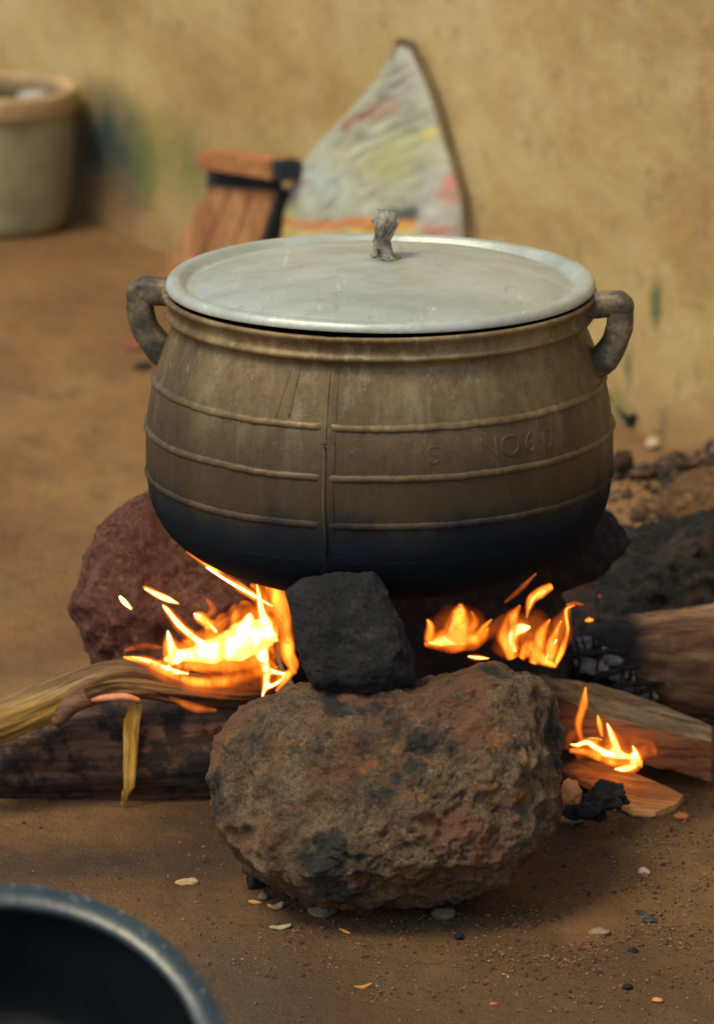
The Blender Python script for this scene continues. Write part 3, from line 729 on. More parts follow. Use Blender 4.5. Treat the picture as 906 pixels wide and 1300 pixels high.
tag(o, 'long split piece of firewood slanting down to the right, below the thick right log', 'firewood', 'firewood in the hearth')
M_KIND = wood_mat('orange_kindling', [(0.34, (0.38, 0.14, 0.04)), (0.5, (0.60, 0.26, 0.075)), (0.66, (0.74, 0.40, 0.14))], (0, 0, -0.4), 40, extra=char_fn(0.30, 0.245), bump=0.4, ratio=0.06)
def kst(xa, ya, xb, yb, z, th=0.010):
    a = atZ(xa, ya, z); b = atZ(xb, yb, z); return [a, b, b - Vector((0, 0, th)), a - Vector((0, 0, th))]
st = [kst(712, 962, 700, 975, .046), kst(745, 964, 730, 985, .040), kst(790, 975, 768, 1004, .030), kst(835, 994, 803, 1028, .020), kst(850, 1000, 831, 1031, .017), kst(867, 1009, 858, 1020, .015)]
o = link('kindling', prism('kindling', st, 60, 0.0012, 7), M_KIND, smooth=False)
tag(o, 'flat orange slab of kindling on the dirt under the small flame at the right', 'firewood', 'firewood in the hearth')
M_STUB = plain('stub_wood', (0.62, 0.27, 0.09), .7, bs=90)
st = thing('charred_stub', 'short burnt stub with an orange bare end, beside the foot of the big boulder', 'firewood', atZ(735, 1025, 0), 'firewood in the hearth')
def place_part(o, par): o.location = -Vector(par.location); return o
def lump(name, x, y, Y, rx, ry, rz, mat, amp=.3, seed=0, sub=3, sharp=1.0):
    bm = bmesh.new(); bmesh.ops.create_icosphere(bm, subdivisions=sub, radius=1)
    c = atY(x, y, Y) if Y is not None else atZ(x, y, 0)
    for v in bm.verts:
        q = v.co.copy(); d = 1 + amp * noise.noise(q * 1.3 + Vector((seed, 2, 1))) + amp * .6 * noise.noise(q * 3.1 + Vector((seed, 5, 1))) + amp * .3 * noise.noise(q * 7 + Vector((seed, 5, 1)))
        v.co = Vector((q.x * rx * d, q.y * ry * d, q.z * rz * d)) + c
    me = bpy.data.meshes.new(name); bm.to_mesh(me); bm.free(); return me
link('char_core', lump('char_core', 768, 1010, -.10, .028, .022, .016, M_BLACK, .5, 3, 4), M_BLACK, st)
link('bare_end', lump('bare_end', 724, 1008, -.115, .0135, .012, .021, M_STUB, .25, 7, 4), M_STUB, st)
# charcoal pieces by the stub
for i, (x, y, s) in enumerate(((745, 1032, .013), (768, 1020, .016), (728, 1036, .012), (760, 1040, .009))):
    o = link('charcoal', lump('charcoal', x, y - 4, -.13 if i else -.14, s * 1.2, s, s * .8, None, .5, i, 3), M_BLACK)
    tag(o, ['charcoal piece in front of the burnt stub', 'largest charcoal piece right of the burnt stub', 'charcoal piece under the orange end of the stub', 'smallest charcoal piece below the burnt stub'][i], 'charcoal', 'charcoal pieces beside the stub')

# ------------------------------------------------------------------ flames
def flame_mat(name, stops, strength, alpha, pw, nsc=20, cut=(0.30, 0.62), base=0.35, nmin=0.25):
    n = NB(name); n.N.remove(n.b)
    lw = n.N.new('ShaderNodeLayerWeight'); lw.inputs['Blend'].default_value = 0.5
    f = n.math('POWER', n.math('SUBTRACT', 1.0, lw.outputs['Facing'], clamp=True), pw)
    nz = n.ramp(n.noise(nsc, 4, 0.55, n.vec(scale=(1, 1, 0.35)), 1.2), [(cut[0], 0.0), (cut[1], 1.0)])
    h = n.math('MULTIPLY', f, n.math('MULTIPLY_ADD', nz, 1 - nmin, nmin), clamp=True)
    e = n.N.new('ShaderNodeEmission'); n.L.new(n.ramp(h, stops), e.inputs[0])
    n.L.new(n.math('MULTIPLY_ADD', n.math('POWER', h, 1.4), strength, base), e.inputs[1])
    t = n.N.new('ShaderNodeBsdfTransparent'); mx = n.N.new('ShaderNodeMixShader')
    n.L.new(n.math('MULTIPLY', h, alpha, clamp=True), mx.inputs[0]); n.L.new(t.outputs[0], mx.inputs[1]); n.L.new(e.outputs[0], mx.inputs[2])
    n.L.new(mx.outputs[0], n.out.inputs[0]); return n.m
F_HOT = flame_mat('flame_hot', [(0.0, (1, .16, .008)), (0.2, (1, .30, .025)), (0.45, (1, .46, .09)), (1, (1, .68, .32))], 15.0, 3.2, 1.7, base=.7, nmin=.55)
F_MID = flame_mat('flame_orange', [(0.0, (.8, .07, .004)), (0.4, (1, .19, .010)), (1, (1, .40, .04))], 1.5, 1.25, 2.1)
F_RED = flame_mat('flame_red', [(0.0, (.5, .05, .008)), (1, (.95, .19, .02))], 0.6, 0.42, 1.8)
F_ENV = flame_mat('flame_envelope', [(0.0, (.9, .08, .005)), (0.5, (1, .20, .012)), (1, (1, .36, .03))], 1.5, 1.1, 1.7)
FM = {'h': F_HOT, 'm': F_MID, 'r': F_RED}
def tongue(pts, Y, seedv, grow=1.0, seedv2=0, depth=0.8, n=44, wob=0.010):
    P = []; rr = []; k = mpp(Y)
    for i, (x, y, w_) in enumerate(pts):
        P.append(atY(x, y, Y + wob * noise.noise(Vector((seedv, i * 0.9, 0))))); rr.append(max(w_ * 0.5 * k * grow, 0.0004))
    rr2 = rr[:]; 
    P = [P[0]] + P + [P[-1]] if False else P
    def dsp(p, t, th, r): return r * 0.30 * noise.noise(Vector((p.x * 50, p.y * 50, p.z * 32 + seedv)))
    return sweep('flame_tongue', P, rr2, 20, n, disp=dsp, up=(0, 1, 0), depth=1.0, sec=lambda th: (math.cos(th) * depth, math.sin(th)) if False else (math.cos(th), math.sin(th)))
def fuse(meshes, vox, amp, sd):
    bm = bmesh.new()
    for m in meshes: bm.from_mesh(m); bpy.data.meshes.remove(m)
    me = bpy.data.meshes.new('flame_core'); bm.to_mesh(me); bm.free()
    t = bpy.data.objects.new('t', me); COL.objects.link(t)
    md = t.modifiers.new('r', 'REMESH'); md.mode = 'VOXEL'; md.voxel_size = vox
    s = t.modifiers.new('s', 'SMOOTH'); s.iterations = 7; s.factor = 0.5
    out = bpy.data.meshes.new_from_object(t.evaluated_get(bpy.context.evaluated_depsgraph_get()))
    bpy.data.objects.remove(t)
    for v in out.vertices:
        v.co += v.normal * amp * (noise.noise(Vector((v.co.x * 55, v.co.y * 55, v.co.z * 30 + sd))))
    return out
def fire(label, Y, core, mids, base):
    r = thing('flame', label, 'fire', atY(base[0], base[1], Y), 'flames of the cooking fire')
    cm = fuse([tongue(t, Y, i * 3.3 + Y) for i, t in enumerate(core)], 0.0017, 0.0008, Y * 9)
    link('flame_core', cm, F_HOT, r)
    sh = fuse([tongue(t, Y, i * 3.3 + Y, grow=1.9, seedv2=1) for i, t in enumerate(core)], 0.0024, 0.002, Y * 7 + 3)
    link('flame_envelope', sh, F_ENV, r)
    for i, (mk, dY, t) in enumerate(mids):
        link('flame_tongue', tongue(t, Y + dY, i * 5.1), FM[mk], r)
    return r
fire('big white-hot flames on the burning branch at the left of the black stone', -0.05,
     [[(208, 838, 6), (232, 832, 20), (265, 828, 32), (300, 818, 46), (330, 806, 44), (350, 798, 20)],
      [(300, 815, 36), (312, 798, 32), (316, 785, 16), (318, 778, 4)], [(335, 812, 34), (338, 792, 22), (332, 774, 10), (328, 752, 6), (325, 738, 2)],
      [(224, 840, 22), (217, 820, 13), (213, 800, 3)], [(262, 822, 16), (242, 806, 10), (226, 791, 9), (213, 775, 7), (206, 768, 2)],
      [(276, 803, 4), (262, 790, 8), (252, 783, 9), (246, 778, 2)], [(326, 815, 26), (334, 838, 17), (338, 858, 10), (336, 874, 6), (331, 890, 1)],
      [(336, 874, 5), (350, 868, 5), (361, 860, 4), (370, 852, 1)], [(332, 848, 12), (345, 852, 7), (358, 855, 5), (371, 852, 2)],
      [(157, 834, 2), (182, 838, 9), (212, 850, 11), (240, 856, 5)]],
     [('m', -.01, [(156, 834, 3), (185, 842, 10), (215, 855, 13), (252, 866, 16), (300, 862, 22), (338, 848, 18)]), ('r', -.015, [(175, 842, 6), (215, 860, 26), (260, 872, 32), (320, 868, 30), (350, 850, 14)]),
      ('m', .0, [(374, 856, 8), (366, 832, 22), (362, 802, 26), (356, 772, 28), (346, 748, 26), (326, 736, 8)]),
      ('m', .005, [(225, 845, 10), (262, 846, 20), (300, 842, 26), (335, 840, 22), (352, 850, 6)]), ('m', .012, [(300, 800, 18), (322, 786, 30), (340, 772, 22), (346, 750, 6)]), ('m', .0, [(350, 878, 4), (362, 862, 12), (374, 846, 14), (370, 826, 5)]), ('m', .01, [(236, 700, 3), (270, 722, 10), (306, 746, 14), (340, 768, 14), (360, 790, 8)]),
      ('h', .0, [(262, 720, 2), (290, 738, 3.5), (320, 755, 4), (346, 770, 3)]),
      ('h', .0, [(152, 757, 3), (158, 764, 8), (167, 773, 3)]), ('h', .0, [(184, 747, 3), (200, 755, 7), (214, 761, 7), (226, 766, 2)]),
      ('m', .0, [(182, 745, 5), (202, 755, 13), (228, 767, 5)]), ('r', .0, [(158, 826, 5), (180, 820, 14), (206, 822, 5)]),
      ('r', .02, [(300, 800, 20), (330, 780, 50), (352, 760, 40), (350, 735, 10)]),
      ('r', .0, [(250, 790, 5), (270, 775, 14), (262, 760, 4)]),
      ('m', .0, [(340, 770, 10), (330, 750, 14), (318, 742, 5)]),
      ('r', -.02, [(215, 885, 4), (245, 898, 14), (275, 902, 5)])], (300, 850))
fire('left one of the two flames under the pot to the right of the black stone', -0.02,
     [[(543, 816, 5), (556, 815, 14), (575, 812, 18), (592, 812, 14)], [(570, 812, 14), (578, 795, 16), (584, 778, 14), (585, 768, 3)], [(592, 833, 2), (606, 835, 6), (621, 836, 2)]],
     [('m', .0, [(538, 818, 8), (556, 816, 26), (582, 812, 34), (608, 808, 26), (620, 796, 4)]), ('m', .0, [(545, 812, 18), (546, 796, 14), (542, 786, 3)]),
      ('m', .0, [(575, 812, 40), (586, 790, 34), (584, 766, 6)]), ('m', .0, [(604, 808, 14), (614, 796, 9), (624, 786, 2)]), ('m', .0, [(592, 806, 16), (602, 790, 14), (598, 776, 3)]),
      ('r', .01, [(540, 812, 20), (580, 795, 60), (620, 800, 30), (640, 780, 5)])], (580, 825))
fire('right one of the two flames under the pot, curling up behind the boulder', 0.0,
     [[(652, 828, 10), (648, 812, 13), (654, 801, 14), (666, 797, 12), (674, 796, 3)], [(670, 776, 2), (676, 760, 7), (688, 751, 9), (699, 746, 4)]],
     [('m', .0, [(668, 785, 3), (673, 762, 12), (686, 751, 15), (700, 744, 10)]), ('m', .0, [(650, 835, 20), (642, 810, 28), (650, 785, 20), (660, 768, 4)]),
      ('m', .0, [(676, 842, 14), (684, 815, 20), (692, 795, 12), (698, 786, 3)]), ('m', .0, [(696, 844, 10), (700, 820, 18), (706, 800, 10), (712, 788, 3)]),
      ('m', .0, [(704, 845, 6), (714, 822, 10), (720, 800, 6), (718, 775, 5), (729, 768, 3)]), ('m', -.01, [(660, 836, 10), (672, 822, 22), (690, 838, 20), (706, 846, 6)]),
      ('h', .0, [(690, 842, 4), (697, 828, 4), (706, 812, 2)]), ('r', .0, [(640, 765, 4), (658, 750, 9), (680, 728, 3)]), ('r', .01, [(630, 830, 20), (660, 800, 60), (700, 810, 50), (722, 770, 10)]),
      ('m', .0, [(742, 788, 5), (747, 787, 10), (753, 787, 4)]), ('r', .0, [(758, 757, 4), (761, 757, 10), (764, 757, 4)]), ('r', .0, [(718, 768, 3), (730, 766, 7), (740, 768, 2)])], (670, 845))
fire('small low flame licking over the flat kindling at the right', 0.06,
     [[(722, 944, 2), (732, 946, 5), (745, 942, 7), (757, 950, 9), (770, 957, 12), (786, 959, 12), (806, 962, 8)], [(784, 958, 16), (779, 942, 10), (774, 928, 6), (769, 916, 2)],
      [(808, 964, 12), (806, 955, 8), (802, 946, 2)], [(812, 964, 8), (804, 972, 10), (790, 976, 8), (778, 976, 3)], [(745, 938, 2), (755, 937, 3), (765, 940, 2)]],
     [('m', .0, [(738, 942, 6), (734, 920, 11), (740, 895, 12), (743, 872, 3)]), ('m', .0, [(764, 935, 4), (760, 918, 9), (758, 908, 3)]), ('m', -.005, [(722, 952, 8), (750, 956, 16), (780, 968, 18), (815, 968, 16)]),
      ('r', .0, [(718, 950, 10), (725, 935, 14), (738, 928, 6)]), ('r', .01, [(730, 960, 14), (775, 945, 40), (815, 950, 36), (835, 955, 10)])], (775, 980))

# glowing coals under the flames
def coals(label, x0, x1, Y0, Y1, zb, cnt, hot):
    vs = []; fs = []; bm = bmesh.new()
    for _ in range(cnt):
        x = random.uniform(x0, x1); Y = random.uniform(Y0, Y1); sz = random.uniform(.006, .017)
        m4 = Matrix.Translation((x, Y, gz(x, Y) + random.uniform(0, zb))) @ Matrix.Rotation(random.uniform(0, 6), 4, Vector((random.random(), random.random(), 1)))
        b2 = bmesh.ops.create_icosphere(bm, subdivisions=2, radius=1, matrix=m4 @ Matrix.Diagonal((sz, sz * .8, sz * .65, 1)))
        for v in b2['verts']: v.co += Vector((noise.noise(v.co * 90), noise.noise(v.co * 90 + Vector((5, 0, 0))), noise.noise(v.co * 90 + Vector((0, 7, 0))))) * sz * .5
    me = bpy.data.meshes.new('coals'); bm.to_mesh(me); bm.free()
    o = link('coals', me, hot, smooth=False); o['kind'] = 'stuff'; o['label'] = label
n = NB('glowing_coal'); n.fin((.02, .017, .016), .95)
n.L.new(n.ramp(n.noise(55, 5, .7), [(0.46, (0, 0, 0)), (0.58, (.8, .06, .004)), (0.72, (1, .28, .03))]), n.b.inputs['Emission Color']); n.b.inputs['Emission Strength'].default_value = 1.1
coals('glowing coals and black char under the left flames', -.15, -.03, .03, .16, .07, 90, n.m)
coals('glowing coals and black char under the right flames', .02, .17, -.04, .16, .07, 110, n.m)
# ------------------------------------------------------------------ bucket, stool, sack, basin
def bucket():
    c = atZ(3, 288, 0)        # centre of the foot on the ground
    t = thing('bucket', 'large round off-white tub with a thick rim at the left edge, standing by the wall', 'tub', c)
    n = NB('stained_offwhite_plastic')
    col = n.ramp(n.noise(5, 7, 0.6), [(0.36, (0.23, 0.20, 0.105)), (0.52, (0.34, 0.31, 0.175)), (0.66, (0.42, 0.40, 0.25))])
    m = n.fin(col, 0.6, n.bump(n.noise(30, 4), 0.1, 0.005))
    mr = plain('tan_rim', (0.42, 0.29, 0.14), 0.55, bs=20)
    pr = smoothprof([(0.0, .002), (.10, .001), (.118, .006), (.126, .02), (.132, .06), (.137, .14), (.140, .20), (.141, .235)], 50)
    pr += [(0.131, .235), (0.129, .18), (0.12, .03), (0.0, .02)]
    link('tub_body', lathe('tub_body', pr, c, 96), m, t)
    rp = smoothprof([(.130, .226), (.144, .228), (.1500, .236), (.1510, .255), (.1495, .268), (.144, .275), (.136, .275), (.1285, .268), (.128, .25), (.130, .226)], 50)
    link('rim', lathe('rim', rp, c, 96), mr, t)
    w_ = NB('dark_water'); w_.fin((0.012, 0.022, 0.028), 0.08, w_.bump(w_.noise(18, 3), 0.15, 0.01), spec=0.6)
    wo = link('dark_water', lathe('dark_water', [(0.0, .247), (.1275, .247), (.1275, .22), (0, .22)], c, 64), w_.m)
    recentre(wo, c); tag(wo, 'dark water filling the off-white tub', 'water')
    for i, (dx, dy, s, col_) in enumerate(((.062, .03, .030, (.36, .36, .34)), (-.045, .055, .036, (.30, .22, .20)), (-.02, -.045, .026, (.50, .50, .42)))):
        bm = bmesh.new(); bmesh.ops.create_icosphere(bm, subdivisions=3, radius=1)
        for v in bm.verts:
            q = v.co.copy(); d = 1 + .4 * noise.noise(q * 2 + Vector((i * 4, 0, 0))); v.co = Vector((q.x * s * d, q.y * s * d, q.z * s * .35 * d))
        me = bpy.data.meshes.new('soaking_cloth'); bm.to_mesh(me); bm.free()
        o = link('soaking_cloth', me, plain('cloth_%d' % i, col_, 0.7)); o.location = c + Vector((dx, dy, .250))
        tag(o, ['grey bundle of cloth soaking in the tub, at its right side', 'reddish bundle of cloth soaking at the back of the tub', 'pale bundle of cloth soaking at the front of the tub'][i], 'cloth', 'cloth soaking in the tub')
bucket()

def stool():
    t = thing('wooden_stool', 'worn orange-brown wooden stool tipped against the wall behind the pot', 'stool', atZ(255, 345))
    m = wood_mat('stool_wood', [(0.3, (0.20, 0.085, 0.032)), (0.5, (0.36, 0.16, 0.06)), (0.7, (0.50, 0.26, 0.105))], (0, 0, 0), 30, axis=(1, .3, .1), extra=lambda n, c: n.mix(n.ramp(n.noise(13, 4), [(0.6, 0), (0.72, .7)]), c, (.10, .06, .04)))
    mt = wood_mat('stool_batten_wood', [(0.3, (0.34, 0.14, 0.05)), (0.7, (0.50, 0.23, 0.09))], (0, 0, 0), 14, bump=0.2)
    dk = plain('stool_dark', (0.020, 0.026, 0.032), 0.8)
    tl, tr = atW(266, 236, .07), atW(352, 243, .07); bl, br = atZ(200, 352, .002), atZ(302, 393, .002)
    for i in range(3):
        a, b = i / 3 + .008, (i + 1) / 3 - .008
        q = [bl.lerp(br, a), bl.lerp(br, b), tl.lerp(tr, b), tl.lerp(tr, a)]
        link('plank', slab('plank', q, .018, bev=.002), m, t, smooth=False)
    bk = -WN * .085
    s = [br, br + bk * 1.2, tr + bk * .75, tr]
    link('side_board', slab('side_board', [p + WD * .014 for p in s], .014, bev=.002), dk, t, smooth=False)
    def wq(pts, off): return [atW(x, y, off) for x, y in pts]
    link('batten', slab('batten', wq([(247, 214), (343, 229), (343, 203), (249, 191)], .10), .05, bev=.003), mt, t, smooth=False)
    link('batten_end', slab('batten_end', wq([(344, 230), (358, 231), (356, 206), (344, 203)], .098), .045, bev=.004), dk, t, smooth=False)
    link('gap_shadow', slab('gap_shadow', wq([(262, 244), (350, 252), (344, 224), (262, 212)], .062), .02, bev=.002), dk, t, smooth=False)  # dark slab standing in for the shade in the gap under the batten
stool()

def sack():
    left = [(55, 505), (75, 499), (100, 485), (130, 458), (160, 429), (190, 402), (215, 385), (240, 372), (270, 363), (310, 361), (360, 362), (420, 364), (470, 366)]
    right = [(55, 520), (75, 529), (100, 541), (130, 551), (160, 560), (190, 569), (215, 577), (240, 584), (270, 589), (310, 591), (360, 592), (420, 592), (470, 590)]
    def at(tab, y):
        for (y0, x0), (y1, x1) in zip(tab, tab[1:]):
            if y0 <= y <= y1: return x0 + (x1 - x0) * (y - y0) / (y1 - y0)
        return tab[-1][1]
    ny, nx_ = 170, 110; vs = []; cols = []; fs = []
    def pr(x, y):
        nz = lambda s, o: noise.noise(Vector((x / s, y / s, o)))
        c = Vector((.40, .42, .31)) + Vector((.09, .08, .06)) * nz(26, 1) - Vector((.07, .07, .05)) * max(0, nz(11, 4)) * 1.6
        def m(a, col, k=1.0):
            nonlocal c; a = max(0, min(1, a)) * k; c = c.lerp(Vector(col), a)
        ell = lambda cx, cy, rx, ry: 1.6 - 1.3 * math.hypot((x - cx) / rx, (y - cy) / ry) + .7 * nz(14, cx)
        m(ell(525, 200, 34, 36), (.38, .42, .17), .75); m(ell(545, 170, 22, 20), (.40, .42, .18), .5); m(ell(480, 205, 30, 30), (.46, .47, .28), .6)
        m(ell(440, 230, 40, 26), (.46, .53, .45), .8); m(ell(400, 235, 30, 22), (.48, .46, .42), .6)
        m(ell(388, 215, 14, 14), (.50, .45, .12), .8); m(ell(385, 270, 26, 22), (.50, .52, .20), .9)
        m(1.5 - abs(y - (136 + (510 - x) * .36)) / 9 + .5 * nz(9, 2) if 452 < x < 526 else 0, (.42, .22, .15), .75)
        m(ell(462, 158, 9, 8), (.30, .13, .09), .7)
        m(ell(528, 100, 18, 36), (.33, .32, .27), .6); m(ell(545, 155, 18, 12), (.28, .30, .26), .6)
        if x < 572:
            yy = 276 + 6 * math.sin((x - 380) / 40) * (1 if x < 480 else .4)
            m(1.4 - abs(y - yy) / 6, (.62, .22, .05), .9); m((y - yy - 5) / 6, (.60, .46, .12), .9)
            m(ell(535, 283, 40, 7), (.68, .30, .05), .9)
        m(ell(545, 268, 26, 9), (.04, .07, .08), .9)
        if x > 556: m((x - 556) / 6 * (1 if y > 210 else 0), (.42, .43, .36), .9); m(ell(580, 246, 9, 22) * (1 if x > 556 else 0) , (.50, .22, .15), .75); m(ell(574, 265, 7, 14), (.50, .50, .44), .9); m(ell(580, 228, 8, 10), (.55, .20, .14), .8)
        m(ell(576, 292, 12, 10), (.52, .20, .14), .8)
        m(ell(557, 168, 7, 10), (.58, .50, .15), .8)
        m(ell(366, 250, 6, 20), (.10, .22, .17), .6)
        return c
    for s in (0, 1):
        for j in range(ny + 1):
            y = 55 + (470 - 55) * j / ny; a, b = at(left, y), at(right, y); h = j / ny
            for i in range(nx_ + 1):
                t = i / nx_; x = a + (b - a) * t
                e = (max(0, 1 - (2 * t - 1) ** 2)) ** .5
                dep = (.012 + .10 * h) * e * min(1, j / 6 + .15)
                if s == 0:
                    off = .02 + dep + .006 * (.4 - abs(noise.noise(Vector((x / 26, (y + x * .5) / 18, 3)))) * 1.6) * e + .0012 * noise.noise(Vector((x / 9, y / 16, 6))) * e + 0.006 * e * noise.noise(Vector(((x + y * .4) / 34, y / 60, 1)))
                else: off = .016
                p = atW(x, y, .018); vs.append(p + WN * (off - .018) * (1 if s == 0 else 1)); cols.append(pr(x, y))
    W = nx_ + 1; A = W * (ny + 1)
    for j in range(ny):
        for i in range(nx_):
            a = j * W + i; fs.append((a, a + 1, a + 1 + W, a + W)); fs.append((A + a + W, A + a + W + 1, A + a + 1, A + a))
    for j in range(ny):
        for i in (0, nx_):
            a = j * W + i; fs.append((a, a + W, A + a + W, A + a))
    for i in range(nx_):
        a = i; fs.append((a, a + 1, A + a + 1, A + a)); a = ny * W + i; fs.append((a, a + 1, A + a + 1, A + a))
    me = bpy.data.meshes.new('sack_cloth'); me.from_pydata(vs, [], fs)
    bm = bmesh.new(); bm.from_mesh(me); bmesh.ops.recalc_face_normals(bm, faces=bm.faces); bm.to_mesh(me); bm.free()
    ca = me.color_attributes.new('print', 'FLOAT_COLOR', 'POINT')
    for i, c in enumerate(cols): ca.data[i].color = (c.x, c.y, c.z, 1)
    n = NB('printed_woven_sack'); at_ = n.N.new('ShaderNodeAttribute'); at_.attribute_name = 'print'
    c = n.mix(n.ramp(n.noise(40, 6, .7), [(.5, 0), (.75, .35)]), at_.outputs['Color'], (.22, .20, .15))
    n.fin(c, .6, n.bump(n.noise(50, 4), .3, .005))
    t = thing('sack', 'pointed printed woven sack propped against the wall behind the pot', 'sack', atZ(478, 430))
    link('sack_cloth', me, n.m, t)
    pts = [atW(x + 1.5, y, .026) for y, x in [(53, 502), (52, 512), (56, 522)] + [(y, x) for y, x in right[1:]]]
    link('shadow_line', sweep('shadow_line', pts, [.006] * len(pts), 10, 120), plain('brown_shadow_line', (.17, .115, .055), .9), t)  # brown tube standing in for the sack's shadow line on the wall
    pts = [atW(x - 1, y, .03) for y, x in [(60, 503), (76, 500), (92, 491), (104, 484)]]
    link('folded_corner', sweep('folded_corner', pts, [.004, .006, .006, .003], 10, 30), plain('brown_fold', (.18, .15, .09), .9), t)
sack()

def basin():
    k = atY(-12, 1371, -2.05); tl = R(35)
    n = NB('dark_plastic'); c = n.ramp(n.noise(20, 6, .6), [(.3, (.003, .0045, .006)), (.7, (.005, .007, .009))])
    m = n.fin(c, .62, n.bump(n.noise(60, 4), .12, .003), spec=.15)
    t = thing('basin', 'dark plastic basin with a wet thick rim, tilted at the lower left corner', 'basin', k)
    r = 0.235
    rot = Matrix.Rotation(tl, 4, 'X') @ Matrix.Scale(1.055, 4)
    def put(me): me.transform(Matrix.Translation(k) @ rot); return me
    pr = smoothprof([(0, -.13), (.12, -.13), (.155, -.125), (.175, -.10), (.200, -.04), (.212, -.006)], 40) + smoothprof([(.207, -.004), (.195, -.04), (.17, -.10), (.15, -.119), (.10, -.123), (0, -.123)], 40)
    link('basin_wall', put(lathe('basin_wall', pr, Vector(), 128)), m, t)
    rp = smoothprof([(.205, -.006), (.2035, .002), (.207, .0065), (.218, .0085), (.229, .006), (.235, .0), (.2355, -.010), (.2315, -.0105), (.2300, -.003), (.218, -.001), (.205, -.006)], 60)
    mr = NB('wet_rim'); c = mr.ramp(mr.noise(26, 5, .6), [(.3, (.015, .028, .031)), (.7, (.040, .062, .064))])
    mr.fin(c, .3, mr.bump(mr.noise(45, 5), .25, .003), spec=.5)
    rim = link('basin_rim', put(lathe('basin_rim', rp, Vector(), 200)), mr.m, t)
    dm = NB('water_drop'); dm.fin((.05, .07, .075), .05, spec=.9)
    bm0 = bmesh.new(); bmesh.ops.create_icosphere(bm0, subdivisions=2, radius=1); dme = bpy.data.meshes.new('water_drop'); bm0.to_mesh(dme); bm0.free()
    for i in range(46):
        th = R(random.uniform(5, 110)); rr = random.uniform(.210, .231)
        p = Matrix.Translation(k) @ rot @ Vector((rr * math.cos(th), rr * math.sin(th), .0078 if rr < .226 else .0058))
        s = random.uniform(.0012, .0032); o = link('water_drop', dme, dm.m, rim)
        o.location = p; o.scale = (s, s * random.uniform(.8, 1.3), s * .5); o.rotation_euler = (tl, 0, 0)
basin()

# ------------------------------------------------------------------ litter on the dirt
def onground(x, y, dz=0.0):
    p = atZ(x, y, 0.0); return Vector((p.x, p.y, gz(p.x, p.y) + dz))
def pebble(name, x, y, rx, ry, rz, mat, label, cat, rot=0, amp=.3, seed=0, group=None, curl=0):
    bm = bmesh.new(); bmesh.ops.create_icosphere(bm, subdivisions=3, radius=1)
    for v in bm.verts:
        q = v.co.copy(); d = 1 + amp * noise.noise(q * 1.4 + Vector((seed * 2.3, 2, 1))) + amp * .4 * noise.noise(q * 3.7 + Vector((seed, 5, 1)))
        if name == 'groundnut_shell': d *= 1 - .22 * math.exp(-(q.x / .3) ** 2)
        v.co = Vector((q.x * rx * d, q.y * ry * d, q.z * rz * d + curl * q.x * q.x))
    me = bpy.data.meshes.new(name); bm.to_mesh(me); bm.free()
    o = link(name, me, mat); o.location = onground(x, y, rz * .55); o.rotation_euler = (0, 0, rot); tag(o, label, cat, group); return o
m_sh = plain('shell_tan', (.50, .36, .18), .7); m_ch = plain('chip_orange', (.60, .27, .06), .6); m_gr = plain('pebble_green', (.17, .14, .085), .95, spec=.1)
m_br = plain('pebble_brown', (.25, .16, .09), .8); m_pl = plain('bone_pale', (.42, .34, .21), .8); m_rd = plain('clay_red', (.40, .13, .05), .8); m_dk = plain('leaf_dark', (.035, .045, .04), .6)
pebble('groundnut_shell', 238, 1124, .014, .0065, .006, m_sh, 'tan groundnut shell alone on the dirt below the thick left log', 'nut shell', .2)
pebble('groundnut_shell', 350, 1164, .012, .008, .004, m_sh, 'open curled tan shell beside the foot of the boulder', 'nut shell', .5, curl=.006, seed=2)
pebble('charcoal', 325, 1133, .014, .012, .012, M_BLACK, 'black lump of charcoal at the lower left foot of the boulder', 'charcoal', amp=.5, seed=3)
pebble('wood_chip', 357, 1187, .014, .005, .003, m_pl, 'pale flat chip lying below the boulder, its right end raised', 'wood chip', .35, seed=4, curl=.004)
pebble('wood_chip', 324, 1156, .010, .003, .003, m_ch, 'small orange chip next to the curled shell', 'wood chip', -.5, seed=5)
pebble('wood_chip', 437, 1190, .012, .0022, .0022, m_ch, 'thin bright orange splinter below the middle of the boulder', 'wood chip', -.95, seed=6)
pebble('wood_chip', 460, 1254, .012, .003, .003, m_ch, 'orange curled shaving near the bottom of the picture', 'wood chip', .5, seed=7, curl=.004)
pebble('pebble', 563, 1172, .015, .016, .009, m_gr, 'rounded greenish pebble in front of the boulder', 'pebble', seed=8)
pebble('pebble', 410, 1172, .020, .016, .008, m_gr, 'flat greenish stone half under the front of the boulder', 'pebble', .3, seed=9, amp=.5)
pebble('pebble', 582, 1194, .0065, .007, .005, M_BLACK, 'tiny black pebble right of the greenish pebble', 'pebble', seed=10)
pebble('pebble', 335, 1150, .008, .008, .006, m_gr, 'small olive pebble between the charcoal lump and the curled shell', 'pebble', seed=11)
pebble('pebble', 817, 1110, .009, .006, .005, m_pl, 'pale pebble on the dirt at the right, below the kindling', 'pebble', -.6, seed=12)
pebble('pebble', 760, 1188, .014, .011, .006, m_br, 'flat brown pebble on the dirt right of the boulder', 'pebble', seed=13)
pebble('pebble', 722, 1058, .016, .010, .006, m_br, 'brown stone on the dirt just below the burnt stub', 'pebble', seed=14)
pebble('pebble', 864, 1045, .009, .008, .006, m_rd, 'reddish pebble below the tip of the flat kindling', 'pebble', seed=15)
pebble('pebble', 520, 1160, .016, .010, .006, m_br, 'brown stone tucked under the front of the boulder', 'pebble', seed=17)
pebble('dead_leaf', 815, 1162, .005, .018, .003, m_dk, 'dark curled leaf on the dirt at the lower right', 'leaf', .4, seed=18)
pebble('dead_leaf', 824, 1172, .010, .008, .003, m_dk, 'small dark leaf scrap touching the curled dark leaf', 'leaf', .4, seed=19)
